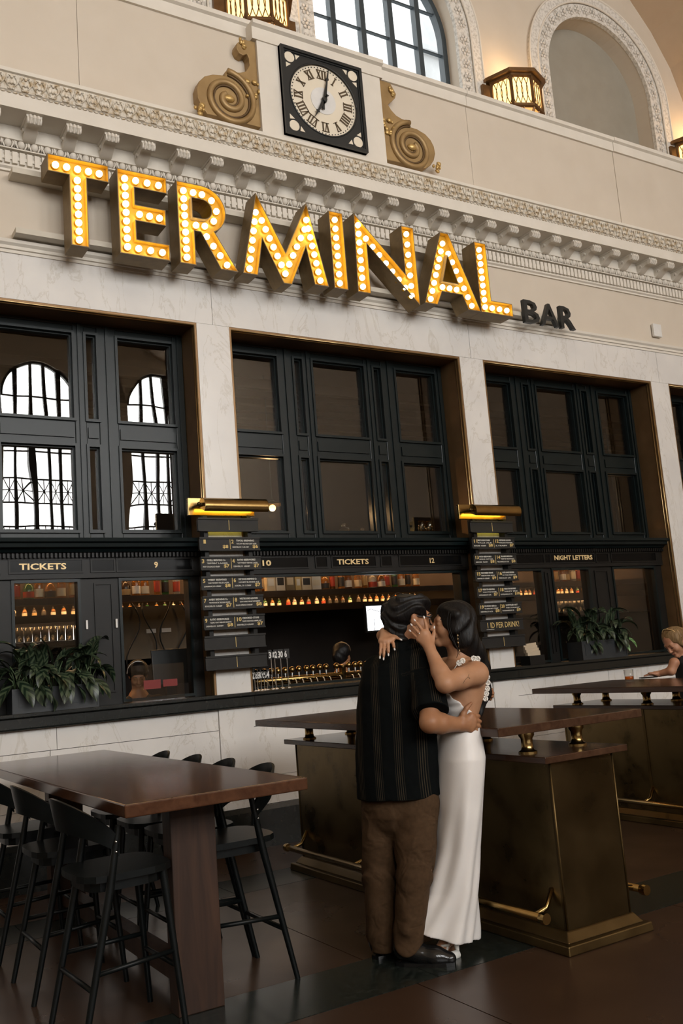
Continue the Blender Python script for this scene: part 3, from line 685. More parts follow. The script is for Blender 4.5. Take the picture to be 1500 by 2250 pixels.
# ------------------------------------------------------------------ marquee letters
ZB, ZT = 4.765, 5.478; W = .128
def bow(cx, cz, r, a0, a1, n=12): return [(cx+r*math.cos(a0+(a1-a0)*k/n), cz+r*math.sin(a0+(a1-a0)*k/n)) for k in range(n+1)]
LET = {
 'T': ([[(1.785,ZT),(1.785,ZT-.13),(1.950,ZT-.13),(1.950,ZB),(2.075,ZB),(2.075,ZT-.13),(2.252,ZT-.13),(2.252,ZT)]], [((1.845,ZT-.065),(2.19,ZT-.065),5), ((2.012,ZT-.16),(2.012,ZB+.055),8)]),
 'E': ([[(2.335,ZT),(2.335,ZB),(2.74,ZB),(2.74,ZB+.125),(2.463,ZB+.125),(2.463,ZB+.30),(2.72,ZB+.30),(2.72,ZB+.425),(2.463,ZB+.425),(2.463,ZT-.125),(2.74,ZT-.125),(2.74,ZT)]],
       [((2.398,ZT-.06),(2.398,ZB+.065),9), ((2.49,ZT-.06),(2.685,ZT-.06),3), ((2.51,ZB+.363),(2.68,ZB+.363),3), ((2.49,ZB+.065),(2.69,ZB+.065),3)]),
 'R': ([[(2.84,ZB),(2.84,ZT),(3.06,ZT)]+bow(3.06,ZT-.205,.205,PI/2,-PI*.36)+[(3.345,ZB),(3.20,ZB),(3.035,ZB+.303),(2.968,ZB+.303),(2.968,ZB)], [(2.968,ZT-.12),(2.968,ZT-.292)]+bow(3.055,ZT-.206,.086,-PI/2,PI/2)],
       [((2.903,ZT-.06),(2.903,ZB+.06),9), ((2.99,ZT-.06),(3.07,ZT-.062),2), ((3.155,ZT-.10),(3.155,ZT-.10),1), ((3.195,ZT-.19),(3.195,ZT-.19),1), ((3.165,ZT-.285),(3.165,ZT-.285),1), ((3.08,ZT-.345),(3.0,ZT-.352),2), ((3.09,ZB+.275),(3.265,ZB+.05),4)]),
 'M': ([[(3.41,ZB),(3.575,ZT+.03),(3.83,ZB+.235),(4.077,ZT+.035),(4.245,ZB),(4.112,ZB),(4.045,ZB+.36),(3.868,ZB-.035),(3.795,ZB-.035),(3.605,ZB+.36),(3.537,ZB)]],
       [((3.475,ZB+.05),(3.570,ZT-.125),7), ((3.625,ZT-.19),(3.825,ZB+.06),7), ((3.870,ZB+.155),(4.055,ZT-.195),5), ((4.080,ZT-.10),(4.180,ZB+.05),8)]),
 'I': ([[(4.318,ZB),(4.318,ZT+.02),(4.452,ZT+.02),(4.452,ZB)]], [((4.385,ZT-.04),(4.385,ZB+.055),8)]),
 'N': ([[(4.57,ZB),(4.592,ZT+.04),(5.128,ZB+.235),(5.128,ZT+.025),(5.258,ZT+.025),(5.258,ZB-.03),(4.70,ZB+.50),(4.70,ZB)]],
       [((4.638,ZT-.045),(4.635,ZB+.06),8), ((4.715,ZT-.165),(5.19,ZB+.05),8), ((5.193,ZT-.035),(5.193,ZB+.15),6)]),
 'A': ([[(5.335,ZB),(5.60,ZT+.045),(5.69,ZT+.045),(6.01,ZB),(5.865,ZB),(5.805,ZB+.145),(5.545,ZB+.145),(5.475,ZB)], [(5.575,ZB+.25),(5.76,ZB+.25),(5.66,ZB+.52)]],
       [((5.415,ZB+.05),(5.63,ZT-.055),8), ((5.69,ZT-.15),(5.925,ZB+.05),7), ((5.575,ZB+.195),(5.75,ZB+.195),3)]),
 'L': ([[(6.03,ZB),(6.03,ZT+.02),(6.165,ZT+.02),(6.165,ZB+.125),(6.44,ZB+.125),(6.44,ZB)]], [((6.098,ZT-.04),(6.098,ZB+.06),9), ((6.19,ZB+.062),(6.385,ZB+.062),3)]),
}
YL = -.35; DEP = .2
def curve_mesh(polys, ext, fill):
    c = bpy.data.curves.new('c', 'CURVE'); c.dimensions = '2D'; c.fill_mode = fill; c.extrude = ext
    for pl in polys:
        s = c.splines.new('POLY'); s.points.add(len(pl)-1); s.use_cyclic_u = True
        for p, (x, z) in zip(s.points, pl): p.co = (x, z, 0, 1)
    o = bpy.data.objects.new('c', c); COL.objects.link(o); dg = bpy.context.evaluated_depsgraph_get()
    me = bpy.data.meshes.new_from_object(o.evaluated_get(dg)); bpy.data.objects.remove(o)
    m = MB(); m.add([(v.co.x, -v.co.z, v.co.y) for v in me.vertices], [tuple(p.vertices) for p in me.polygons]); bpy.data.meshes.remove(me); return m
bulb_me = mesh_of(MB().ball((0,0,0), .0265, 12, 8), MT['bulb'], smooth=True)
sock_me = mesh_of(MB().lathe([(0,0),(.031,0),(.027,-.016),(0,-.016)], (0,0,0), 14, 'y'), MT['gold'])
for ch, (polys, segs) in LET.items():
    xs = [p[0] for p in polys[0]]
    t = thing('marquee_letter', 'lit golden marquee letter %s studded with round bulbs' % ch, 'letter', ((min(xs)+max(xs))/2, YL+DEP, ZB), 'marquee letters of the bar sign')
    m = curve_mesh(polys, DEP/2, 'NONE'); m.v = [(x, y+YL+DEP/2, z) for x, y, z in m.v]
    o = obj('channel', m, [MT['goldshade'], MT['gold']], t); s = o.modifiers.new('wall', 'SOLIDIFY'); s.thickness = .007; s.offset = 1; s.use_even_offset = True; s.material_offset = 1
    m = curve_mesh(polys, .004, 'BOTH'); m.v = [(x, y+YL+.055, z) for x, y, z in m.v]; obj('face', m, MT['gold'], t)
    m = curve_mesh(polys, .004, 'BOTH'); m.v = [(x, y+YL+DEP-.006, z) for x, y, z in m.v]; obj('back', m, MT['goldshade'], t)
    for (xa, za), (xb, zb), n in segs:
        for k in range(n):
            f = k/max(n-1, 1); p = (xa+(xb-xa)*f, YL+.050, za+(zb-za)*f)
            inst('socket', sock_me, p, t); inst('bulb', bulb_me, (p[0], p[1]-.030, p[2]), t)
MT['rail'] = noisy('cream sign rail', (.62,.56,.46), (.68,.62,.52), 8, .6)
tag(obj('sign_rail', MB().box(1.56, 6.36, YL+DEP+.002, -.001, 5.385, 5.43), MT['rail']), 'cream steel rail along the wall behind the tops of the golden letters', 'rail')
tag(obj('sign_rail', MB().box(1.575, 7.40, YL+DEP+.002, -.001, 4.885, 4.93), MT['rail']), 'cream steel rail along the wall behind the feet of the letters', 'rail')
for ch, x in (('B', 6.752), ('A', 6.99), ('R', 7.275)):
    m = text_mesh(ch, 1, 0, .004); n = len(m.vertices); co = np.zeros(n*3); m.vertices.foreach_get('co', co); co = co.reshape(-1, 3); co[:,0] -= co[:,0].min()
    wx = .215 if ch != 'A' else .255; k = wx/co[:,0].max(); kz = .25/co[:,1].max()
    mb = MB().add([(x+p[0]*k, -.205, 4.80+p[1]*kz) for p in co], [tuple(q.vertices) for q in m.polygons])
    o = obj('sign_letter', mb, MT['blackmetal']); s = o.modifiers.new('thick', 'SOLIDIFY'); s.thickness = .045; s.offset = -1 
    tag(o, 'black metal letter %s of the small word beside the marquee' % ch, 'letter', 'black letters after the marquee word')
cb = thing('access_point', 'small white wireless box on the frieze', 'box', (9.05, 0, 4.96))
obj('case', MB().box(8.975, 9.115, -.05, -.012, 4.96, 5.12), MT['white'], cb, bevel=.008); obj('bracket', MB().box(9.0, 9.09, -.012, 0, 4.98, 5.10), MT['blackmetal'], cb)
# ------------------------------------------------------------------ menu boards on the pillars
def menu_column(x0, texts, where):
    rk = thing('menu_rack', 'dark uprights carrying beer slats on the pillar %s' % where, 'rack', (x0+.27, 0, 1.40), 'menu racks on the marble pillars')
    for dx in (.06, .455): obj('upright', MB().box(x0+dx, x0+dx+.035, -.085, -.001, 1.43, 2.70), MT['green2'], rk)
    for k, tx in enumerate(texts):
        zt = 2.672-k*.1605; zb = zt-.112; x1 = x0+.545; j = .002*((k*7)%3-1)
        if isinstance(tx, str): lab = 'black menu slat chalked with the words 1 ID PER DRINK'
        elif tx: lab = 'chalked beer slat numbered %s and %s, %s below the lamp %s' % (tx[0][0], tx[1][0], ('', 'second', 'third', 'fourth', 'fifth', 'sixth')[k], where)
        else: lab = 'blank black menu slat %s the chalked slats on the pillar %s' % ('above' if k == 0 else ('just below' if k < 7 else ('below all' if texts[6] is None else 'below')), where)
        t = thing('menu_board', lab, 'menu board', (x0+.27, -.12, zb), 'chalked beer slats on the pillars')
        obj('slat', MB().box(x0+j, x1+j, -.118, -.087, zb, zt), MT['board'], t, bevel=.002)
        obj('lip', MB().box(x0+j, x1+j, -.128, -.118, zt-.014, zt), MT['board'], t); obj('lip', MB().box(x0+j, x1+j, -.128, -.118, zb, zb+.01), MT['board'], t)
        if isinstance(tx, str):
            lettering('chalk_lettering', tx, (x0+.075, -.1195, zb+.03), .055, MT['chalky'], t, width=.40, extrude=.001)
            obj('chalk_underline', MB().box(x0+.07, x0+.165, -.1205, -.1185, zb+.016, zb+.020), MT['chalk'], t); continue
        obj('divider', MB().box((x0+x1)/2-.002, (x0+x1)/2+.002, -.1205, -.1185, zb+.012, zt-.016), MT['chalky'], t)
        if not tx: continue
        for h, (num, l1, l2, l3, pr) in enumerate(tx):
            xa = x0+.012+h*.272
            lettering('chalk_number', num, (xa, -.1195, zt-.052), .032, MT['chalky'], t, width=.026*len(num)*.8, extrude=.001, bold=.0008)
            q = .012*(len(num) > 1)
            if l1: lettering('chalk_lettering', l1, (xa+.045+q, -.1195, zt-.036), .0145, MT['chalk'], t, width=.165-q, extrude=.001, bold=.0005)
            if l2: lettering('chalk_lettering', l2, (xa+.045+q, -.1195, zt-.060), .011, MT['chalk'], t, width=.185-q, extrude=.001, bold=.0003)
            if l3: lettering('chalk_lettering', l3, (xa+.008, -.1195, zt-.088), .0115, MT['chalk'], t, width=.15, extrude=.001, bold=.0003)
            if pr: lettering('chalk_price', pr, (xa+.192, -.1195, zt-.090), .026, MT['chalky'], t, width=.050 if len(pr) < 3 else .06, extrude=.001, bold=.0007)
LEFT = [None,
 [('1','','','','$8'), ('2','TIVOLI BREWING',"'OUTLAW' MILE-HIGH LIGHT LAGER",'DENVER,CO  5.2% ABV','$6')],
 [('3','ODELL BREWING Co',"'SIPPIN' LAGER",'FORT COLLINS,CO 5%ABV','$7'), ('4','RATIO BEERWORKS',"'CITYWIDE' VIENNA LAGER",'DENVER,CO  4.8%ABV','$7')],
 [('5','WIBBY BREWING',"'LIGHTSHINE' HELLES LAGER",'LONGMONT,CO 5.5%ABV','$8'), ('6','DRY DOCK BREWING Co','HONEY BLONDE ALE','AURORA, CO  5.1%ABV','$7')],
 [('7','AVERY BREWING Co',"'WHITE RASCAL' BELGIAN WHITE",'BOULDER,CO  5.6%ABV','$7'), ('8','WESTBOUND & DOWN',"'DON'T HASSLE THE HOP' OKTOBERFEST",'IDAHO SPRINGS 5.8%ABV','$8')],
 [('9','RATIO BEERWORKS',"'DEAR YOU' FRENCH SAISON",'DENVER,CO  5.6%ABV','$8'), ('10','CROOKED STAVE',"'HOPS FORWARD AMBER ALE'",'DENVER,CO 6.0%ABV','$7')],
 None, None]
RIGHT = [None,
 [('11','BRECK BREW FARM','PALE ALE','BOULDER  4.5%ABV','$8'), ('12','WESTBOUND & DOWN',"'ITALIAN PILSNER'",'5.1%ABV','$7')],
 [('13','RATIO BEERWORKS','HOLD OUT IPA','DENVER  7%ABV','$8'), ('14','TELLURIDE BREWING',"'TEMPTER' BROWN ALE",'TELLURIDE,CO 5.5%','$8')],
 [('15','CROOKED STAVE',"'SAISON PEAR SOUR'",'DENVER,CO 6.2%ABV','$9'), ('16','OUTER RANGE BREWING','IN THE STEEP IPA','FRISCO,CO  6.7%','$9')],
 [('17','VERBOTEN BREWING',"'COLD STYLE PILSNER'",'LOVELAND,CO 4.7%','$7'), ('18','VERBOTEN BREWING',"'HAZY IPA'",'LOVELAND,CO 7%','$10')],
 [('19','COLORADO CIDER Co',"'GLIDER DRY CIDER'",'DENVER,CO 6.5%','$8'), ('20','UNTITLED ART',"'NA ITALIAN'",'WAUNAKEE,WI .5%','$9')],
 '1 ID PER DRINK!', None]
for k, tx in enumerate(LEFT):
    if tx: LEFT[k] = [tuple(q) for q in tx]
menu_column(2.962, LEFT, 'beside the beer taps'); menu_column(5.80, RIGHT, 'beside the paper stack')
# brass picture lights over the boards
MT['lampglow'] = emit('lamp tube', (1,.80,.12), 12, (1,.9,.5))
for x0, where in ((2.918, 'beside the beer taps'), (5.742, 'beside the paper stack')):
    t = thing('picture_light', 'brass trough lamp over the beer slats on the pillar %s' % where, 'lamp', (x0+.3, -.1, 2.70), 'brass lamps over the beer boards')
    obj('back_plate', MB().box(x0, x0+.60, -.035, -.001, 2.705, 2.852), MT['brasspol'], t, bevel=.003)
    m = MB(); n = 14; pr = []
    for k in range(n+1): a = -PI*.24+PI*1.22*k/n; pr.append((-.15-.068*math.cos(a), 2.762+.07*math.sin(a)))
    for k in range(n+1): a = -PI*.24+PI*1.22*(n-k)/n; pr.append((-.15-.061*math.cos(a), 2.762+.063*math.sin(a)))
    m.profile([(y, z) for y, z in pr], x0+.075, x0+.645); obj('shade', m, MT['brasspol'], t, auto=40)
    for x in (x0+.072, x0+.643): obj('end_cap', MB().prism([(0,0)], 0, 0) if 0 else MB().profile([(y, z) for y, z in pr[:n+1]], x, x+.005), MT['brasspol'], t)
    obj('arm', MB().tube([(x0+.05, -.03, 2.78), (x0+.05, -.15, 2.78), (x0+.075, -.15, 2.78)], .012, 8), MT['brass'], t); obj('knob', MB().ball((x0+.045, -.15, 2.78), .017, 10, 6), MT['brass'], t, smooth=True)
    obj('lamp_tube', MB().tube([(x0+.1, -.15, 2.775), (x0+.62, -.15, 2.775)], .016, 10), MT['lampglow'], t, smooth=True)

# ------------------------------------------------------------------ planters and leafy plants on the sill
MT['planter'] = noisy('dark slate planter', (.017,.021,.024), (.025,.029,.032), 8, .5)
def leaf_mat(name, dk, lt):
    m, N, L, b = new_mat(name); t = N.new('ShaderNodeTexCoord'); s = N.new('ShaderNodeSeparateXYZ'); L.new(t.outputs['Object'], s.inputs[0])
    ab = N.new('ShaderNodeMath'); ab.operation = 'ABSOLUTE'; L.new(s.outputs['X'], ab.inputs[0])
    ad = N.new('ShaderNodeMath'); ad.operation = 'MULTIPLY_ADD'; ad.inputs[1].default_value = -1.1; L.new(ab.outputs[0], ad.inputs[0]); L.new(s.outputs['Y'], ad.inputs[2])
    w = N.new('ShaderNodeMath'); w.operation = 'MULTIPLY'; w.inputs[1].default_value = 190; L.new(ad.outputs[0], w.inputs[0])
    sn = N.new('ShaderNodeMath'); sn.operation = 'SINE'; L.new(w.outputs[0], sn.inputs[0])
    n = N.new('ShaderNodeTexNoise'); n.inputs['Scale'].default_value = 40; L.new(t.outputs['Object'], n.inputs['Vector'])
    mx = N.new('ShaderNodeMath'); mx.operation = 'MULTIPLY_ADD'; mx.inputs[1].default_value = 1.2; L.new(n.outputs['Fac'], mx.inputs[0]); L.new(sn.outputs[0], mx.inputs[2])
    r = ramp(N, [(.45, dk), (.95, lt)]); L.new(mx.outputs[0], r.inputs['Fac']); L.new(r.outputs['Color'], b.inputs['Base Color']); P_(b, rough=.34, spec=.5); return m
MT['leaf'] = leaf_mat('variegated leaf', (.011,.023,.012), (.062,.085,.047)); MT['leaf2'] = leaf_mat('bright leaf', (.05,.13,.04), (.2,.36,.14)); MT['stemg'] = plain('green stem', (.06,.10,.04), .5)
def leaf_mesh(arch, L=.24, W=.036, mat=None, twist=0):
    m = MB(); n = 9; pts = []; y, z, a = 0, 0, arch[0]
    for k in range(n+1):
        f = k/n; pts.append((y, z, a)); a = arch[0]+(arch[1]-arch[0])*f; y += L/n*math.cos(a); z += L/n*math.sin(a)
    v = []
    for k, (y, z, a) in enumerate(pts):
        f = k/n; w = W*math.sin(PI*min(1, .04+f*.96))**.75*(1-.25*f) if k < n else .0008
        for s in (-1, -.5, 0, .5, 1): v.append((s*w+twist*f*f, y+math.sin(a)*-.28*w*(abs(s)), z+math.cos(a)*.28*w*abs(s)))
    f_ = [(5*k+j, 5*k+j+1, 5*k+j+6, 5*k+j+5) for k in range(n) for j in range(4)]
    m.add(v, f_); return mesh_of(m, mat, smooth=True)
LV = [leaf_mesh(a, L, W, MT['leaf'], tw) for a, L, W, tw in (((.9,-1.5),.25,.046,.01), ((.5,-1.57),.24,.044,-.015), ((1.3,-.9),.25,.046,.0), ((.0,-1.57),.22,.044,.012), ((-.6,-1.57),.21,.046,0), ((1.35,.7),.22,.036,.01))]
LB = leaf_mesh((-.3,-1.5), .18, .034, MT['leaf2'])
def planter(x0, x1, zt, label, plabel, n, seed, bright=0):
    y0, y1 = -.075, .135; z0 = 1.239
    t = thing('planter_box', label, 'planter', ((x0+x1)/2, 0, z0), 'planters on the ticket sill')
    m = MB(); m.box(x0, x1, y0, y0+.014, z0, zt); m.box(x0, x1, y1-.014, y1, z0, zt); m.box(x0, x0+.014, y0+.014, y1-.014, z0, zt); m.box(x1-.014, x1, y0+.014, y1-.014, z0, zt); m.box(x0+.014, x1-.014, y0+.014, y1-.014, z0, z0+.014)
    obj('box', m, MT['planter'], t)
    m = MB(); ring(m, x0+.04, x1-.04, z0+.045, zt-.03, .007, y0-.004, y0); obj('panel_moulding', m, MT['planter'], t)
    m = MB(); ring(m, x0-.006, x1+.006, z0, zt, .012, y0-.006, y0); obj('edge_moulding', m, MT['planter'], t)
    obj('soil', MB().box(x0+.016, x1-.016, y0+.016, y1-.016, z0+.1, zt-.03), MT['joint'], t)
    pl = thing('evergreen_plant', plabel, 'plant', ((x0+x1)/2, .02, zt-.03), 'leafy plants in the planters')
    rnd = random.Random(seed); sm = MB()
    for k in range(n):
        f = (k+.5)/n; x = x0+.02+(x1-x0-.04)*rnd.random(); y = rnd.uniform(-.03, .07); kind = k % 6
        az = rnd.uniform(-1.9, 1.9) if kind not in (4,) else rnd.uniform(-1.0, 1.0)     # about the -y axis
        az += (x-(x0+x1)/2)*2.2
        h = {0:.13,1:.10,2:.17,3:.12,4:.06,5:.12}[kind]*rnd.uniform(.6,1.5); r_ = rnd.uniform(.02,.08)
        bx, by = x+math.sin(az)*r_, y-math.cos(az)*r_; bz = zt-.02+h
        if by > .12: by = .12
        sm.tube([(x, y, zt-.04), ((x+bx)/2, (y+by)/2, zt+h*.55), (bx, by, bz)], .0045, 5)
        s = rnd.uniform(.8, 1.2)
        o = inst('leaf', LV[kind], (bx, by, bz), pl, (rnd.uniform(-.15,.15), rnd.uniform(-.3,.3), PI+az*-1.0 if 0 else PI-az*-1.0), (s, s, s))
    for k in range(bright):
        o = inst('bright_leaf', LB, (x1-.03+.07*k, -.03, zt-.02+.03*k), pl, (0, .2, PI+.5*k-.2))
    o = obj('stems', sm, MT['stemg'], pl, smooth=True); o['kind'] = 'stuff'
planter(1.488, 2.10, 1.415, 'dark slate window box with moulded panel under the Tickets pane', 'broad leaved evergreen with silver striped leaves under the Tickets pane', 80, 4)
planter(7.15, 7.80, 1.43, 'dark slate window box with ridged front under the Night Letters sign', 'broad leaved evergreen with one bright green leaf under the Night Letters sign', 70, 9, 2)

# ------------------------------------------------------------------ back bar with bottles and glasses
MT['led'] = emit('warm light strip', (1,.55,.22), 34)
MT['backlit'] = emit('backlit white panel', (1,.93,.86), 4)
bc = thing('back_bar', 'dark wooden back bar with lit shelves of bottles', 'shelving', (5.5, 2.2, 0))
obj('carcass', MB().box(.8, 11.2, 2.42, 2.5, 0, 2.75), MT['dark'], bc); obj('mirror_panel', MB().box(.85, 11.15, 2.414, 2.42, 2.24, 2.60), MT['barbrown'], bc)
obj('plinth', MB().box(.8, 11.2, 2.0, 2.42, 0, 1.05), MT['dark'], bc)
SH = [(2.235, .065), (2.075, .075)]
for z, th in SH:
    sf = obj('shelf', MB().box(.8, 11.2, 1.97, 2.42, z-.02, z), MT['barbrown'], bc); obj('shelf_lip', MB().box(.8, 11.2, 1.952, 1.97, z-th, z), MT['barbrown'], sf)
obj('shelf', MB().box(.8, 11.2, 1.97, 2.42, 2.62, 2.68), MT['barbrown'], bc)
for a, b in ((.8, 3.75), (7.2, 11.2)): obj('shelf', MB().box(a, b, 1.97, 2.42, 1.78, 1.825), MT['dark'], bc); obj('light_panel', MB().box(1.75 if a < 2 else 9.0, 3.5 if a < 2 else 9.8, 2.405, 2.415, 1.85, 1.99), MT['backlit'], bc)
obj('light_strip', MB().box(1.0, 11.0, 2.10, 2.13, 2.607, 2.618), MT['led'], bc); obj('light_strip', MB().box(1.0, 11.0, 2.0, 2.03, 2.196, 2.206), MT['led'], bc); obj('light_strip', MB().box(1.0, 3.7, 2.0, 2.03, 2.036, 2.046), MT['led'], bc); obj('light_strip', MB().box(7.3, 11.0, 2.0, 2.03, 2.036, 2.046), MT['led'], bc)
def glassy(name, c, rough=.08, tr=.75):
    m, N, L, b = new_mat(name); P_(b, color=c, rough=rough, trans=tr, ior=1.45); return m
GL = [glassy('amber spirit', (.70,.30,.07)), glassy('brown bottle', (.35,.14,.04)), glassy('green bottle', (.10,.30,.10)), glassy('clear spirit', (.85,.82,.75)), plain('dark bottle', (.05,.03,.02), .2)]
LBm = [plain('cream label', (.78,.68,.50), .7), plain('white label', (.8,.77,.7), .7), plain('black label', (.04,.035,.03), .6), plain('tan label', (.55,.38,.18), .7), plain('red label', (.45,.06,.03), .6)]
CAPm = plain('black cap', (.03,.025,.02), .4)
KINDS = [('tall necked', [(.0,0),(.036,0),(.037,.01),(.037,.185),(.030,.21),(.014,.235),(.013,.285),(0,.285)]), ('round shouldered', [(0,0),(.042,0),(.043,.01),(.043,.14),(.036,.175),(.015,.20),(.014,.24),(0,.24)]),
         ('squat', [(0,0),(.050,0),(.052,.01),(.052,.105),(.04,.145),(.016,.165),(.016,.195),(0,.195)]), ('slim', [(0,0),(.030,0),(.031,.01),(.031,.2),(.022,.235),(.012,.25),(.012,.30),(0,.30)])]
bott = {}
def bottle_mesh(k, c, l):
    if (k, c, l) not in bott:
        pf = KINDS[k][1]; m = MB().lathe(pf, (0,0,0), 12); r = pf[2][0]+.0008; hh = pf[3][1]
        m.lathe([(r,hh*.22),(r,hh*.78)], (0,0,0), 12, mat=1); t = pf[-2]; m.lathe([(0,t[1]-.03),(t[0]+.002,t[1]-.03),(t[0]+.002,t[1]+.004),(0,t[1]+.004)], (0,0,0), 10, mat=2)
        me = mesh_of(m, [GL[c], LBm[l], CAPm]); sharp(me, 35); bott[(k, c, l)] = me
    return bott[(k, c, l)]
rb = random.Random(21); CN = ['amber', 'brown', 'green', 'clear', 'dark']; LN = ['cream', 'white', 'black', 'tan', 'red']
def put_bottles(xa, xb, z, y, step, rows='upper', maxh=None):
    x = xa
    while x < xb:
        k = rb.randrange(4) if maxh is None else 2; c = rb.choice([0,0,1,1,3,4,0,2]); l = rb.choice([0,0,1,2,3,4])
        o = inst('bottle', bottle_mesh(k, c, l), (x, y+rb.uniform(-.02,.03), z+.0005), None, (0,0,rb.uniform(0,6)), (1,1,1) if maxh is None else (.45,.45,.45))
        tag(o, '%s %s bottle with %s label on the %s shelf of the back bar' % (CN[c], KINDS[k][0], LN[l], rows), 'bottle', '%s %s bottles with %s label, %s shelf' % (CN[c], KINDS[k][0], LN[l], rows)); x += step*rb.uniform(1.0,1.2)
for xa, xb in ((1.7, 3.7), (4.45, 6.75), (7.6, 8.3), (8.75, 9.9)): put_bottles(xa, xb, 2.235, 2.14, .098, 'middle')
for xa, xb in ((1.7, 3.7), (4.45, 6.75), (7.9, 9.9)): put_bottles(xa, xb, 2.075, 2.10, .085, 'lower', 1)
bx_rnd = random.Random(5); BXM = [plain('printed carton %d' % k, c, .6) for k, c in enumerate(((.72,.6,.42), (.78,.72,.62), (.25,.2,.12), (.6,.45,.2)))]
x = 4.62; k = 0
while x < 5.25:
    w = bx_rnd.uniform(.07,.12); h = bx_rnd.uniform(.15,.21); t = thing('gift_carton', '%s bottle carton on the middle shelf, %s from the beer boards' % (('tan', 'white', 'brown', 'ochre')[k % 4], ('first', 'second', 'third', 'fourth', 'fifth', 'sixth', 'seventh', 'eighth', 'ninth')[k]), 'carton', (x+w/2, 2.01, 2.2355), '%s cartons on the back bar' % ('tan', 'white', 'brown', 'ochre')[k % 4])
    obj('carton', MB().box(x, x+w, 1.985, 2.05, 2.2355, 2.2355+h), BXM[k % 4], t); obj('label', MB().box(x+.015, x+w-.015, 1.983, 1.985, 2.2355+h*.3, 2.2355+h*.7), LBm[(k+1) % 3], t); x += w+.012; k += 1
MT['tumbler'] = glassy('clear tumbler glass', (.96,.95,.93), .02, .95)
gm = mesh_of(MB().lathe([(.022,0),(.034,0),(.037,.145),(.034,.145),(.030,.012),(.0,.012)], (0,0,0), 12), MT['tumbler'], smooth=True)
def put_glasses(xa, xb, z, where):
    for row, y in enumerate((2.03, 2.13)):
        x = xa+row*.03
        while x < xb: tag(inst('pint_glass', gm, (x, y, z), None), 'clear upturned pint glass in the rows %s' % where, 'glass', 'pint glasses %s' % where); x += .078
put_glasses(1.85, 3.45, 1.8255, 'left of the beer taps'); put_glasses(8.8, 9.75, 1.8255, 'behind the Night Letters window')

# ------------------------------------------------------------------ counter inside, taps, number stands, jars, screen
ct = thing('bar_counter', 'dark inner bar counter behind the ticket sill', 'counter', (5, .7, 0))
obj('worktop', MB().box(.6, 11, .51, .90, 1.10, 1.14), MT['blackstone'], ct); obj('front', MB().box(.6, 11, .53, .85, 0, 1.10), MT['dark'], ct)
tp = thing('tap_rail', 'long polished brass beer tap rail with round tap handles', 'beer taps', (4.3, .7, 1.14))
zr = 1.30
obj('rail', MB().tube([(3.3, .7, zr), (5.4, .7, zr)], .027, 14), MT['brasspol'], tp, smooth=True); obj('rail', MB().tube([(3.3, .76, zr-.03), (5.4, .76, zr-.03)], .02, 12), MT['brasspol'], tp, smooth=True)
for x in (3.45, 4.72, 5.35): obj('post', MB().lathe([(.05,1.14),(.05,1.155),(.032,1.17),(.032,1.36),(.036,1.365),(.036,1.39),(0,1.40)], (x, .7, 0), 16), MT['brasspol'], tp, auto=40)
for u in (560, 579, 594.6, 609, 625, 640, 655, 672, 686, 701, 715, 738, 765, 779, 791, 806, 820):
    x = onY(u, 1473, .7).x; hd = obj('tap_handle', MB().ball((x, .69, zr+.085), .030, 14, 10), MT['brasspol'], tp, smooth=True)
    obj('tap_stem', MB().lathe([(.012,zr+.02),(.008,zr+.03),(.012,zr+.055),(.012,zr+.06)], (x, .69, 0), 8), MT['steel'], hd); obj('spout', MB().tube([(x, .69, zr-.01), (x, .62, zr-.015), (x, .60, zr-.06)], .008, 6), MT['steel'], hd)
MT['plate'] = plain('black number card', (.012,.012,.012), .4)
for u, num in ((562, '27'), (568, '28'), (576, '33'), (583, '29'), (589, '34'), (601, '31'), (609, '32'), (622, '30'), (636, '6')):
    p = onY(u, 1537, .06); zt_ = 1.52 if num in ('31', '30', '6', '32') else 1.36
    t = thing('number_stand', 'slim steel stand by the taps with a card reading %s' % {'27': 'twenty seven', '28': 'twenty eight', '33': 'thirty three', '29': 'twenty nine', '34': 'thirty four', '31': 'thirty one', '32': 'thirty two', '30': 'thirty', '6': 'six'}[num], 'number stand', (p.x, .06, 1.239), 'table number stands on the sill')
    obj('base', MB().lathe([(0,1.239),(.022,1.239),(.020,1.246),(.004,1.252)], (p.x, .06, 0), 14), MT['steel'], t); obj('rod', MB().tube([(p.x, .06, 1.246), (p.x, .06, zt_-.02)], .0042, 8), MT['steel'], t)
    obj('card', MB().box(p.x-.026, p.x+.026, .056, .060, zt_-.03, zt_+.05), MT['plate'], t); lettering('card_number', num, (p.x-.024, .0555, zt_-.018), .052, MT['white'], t, width=.045 if len(num) > 1 else .024, bold=.0015)
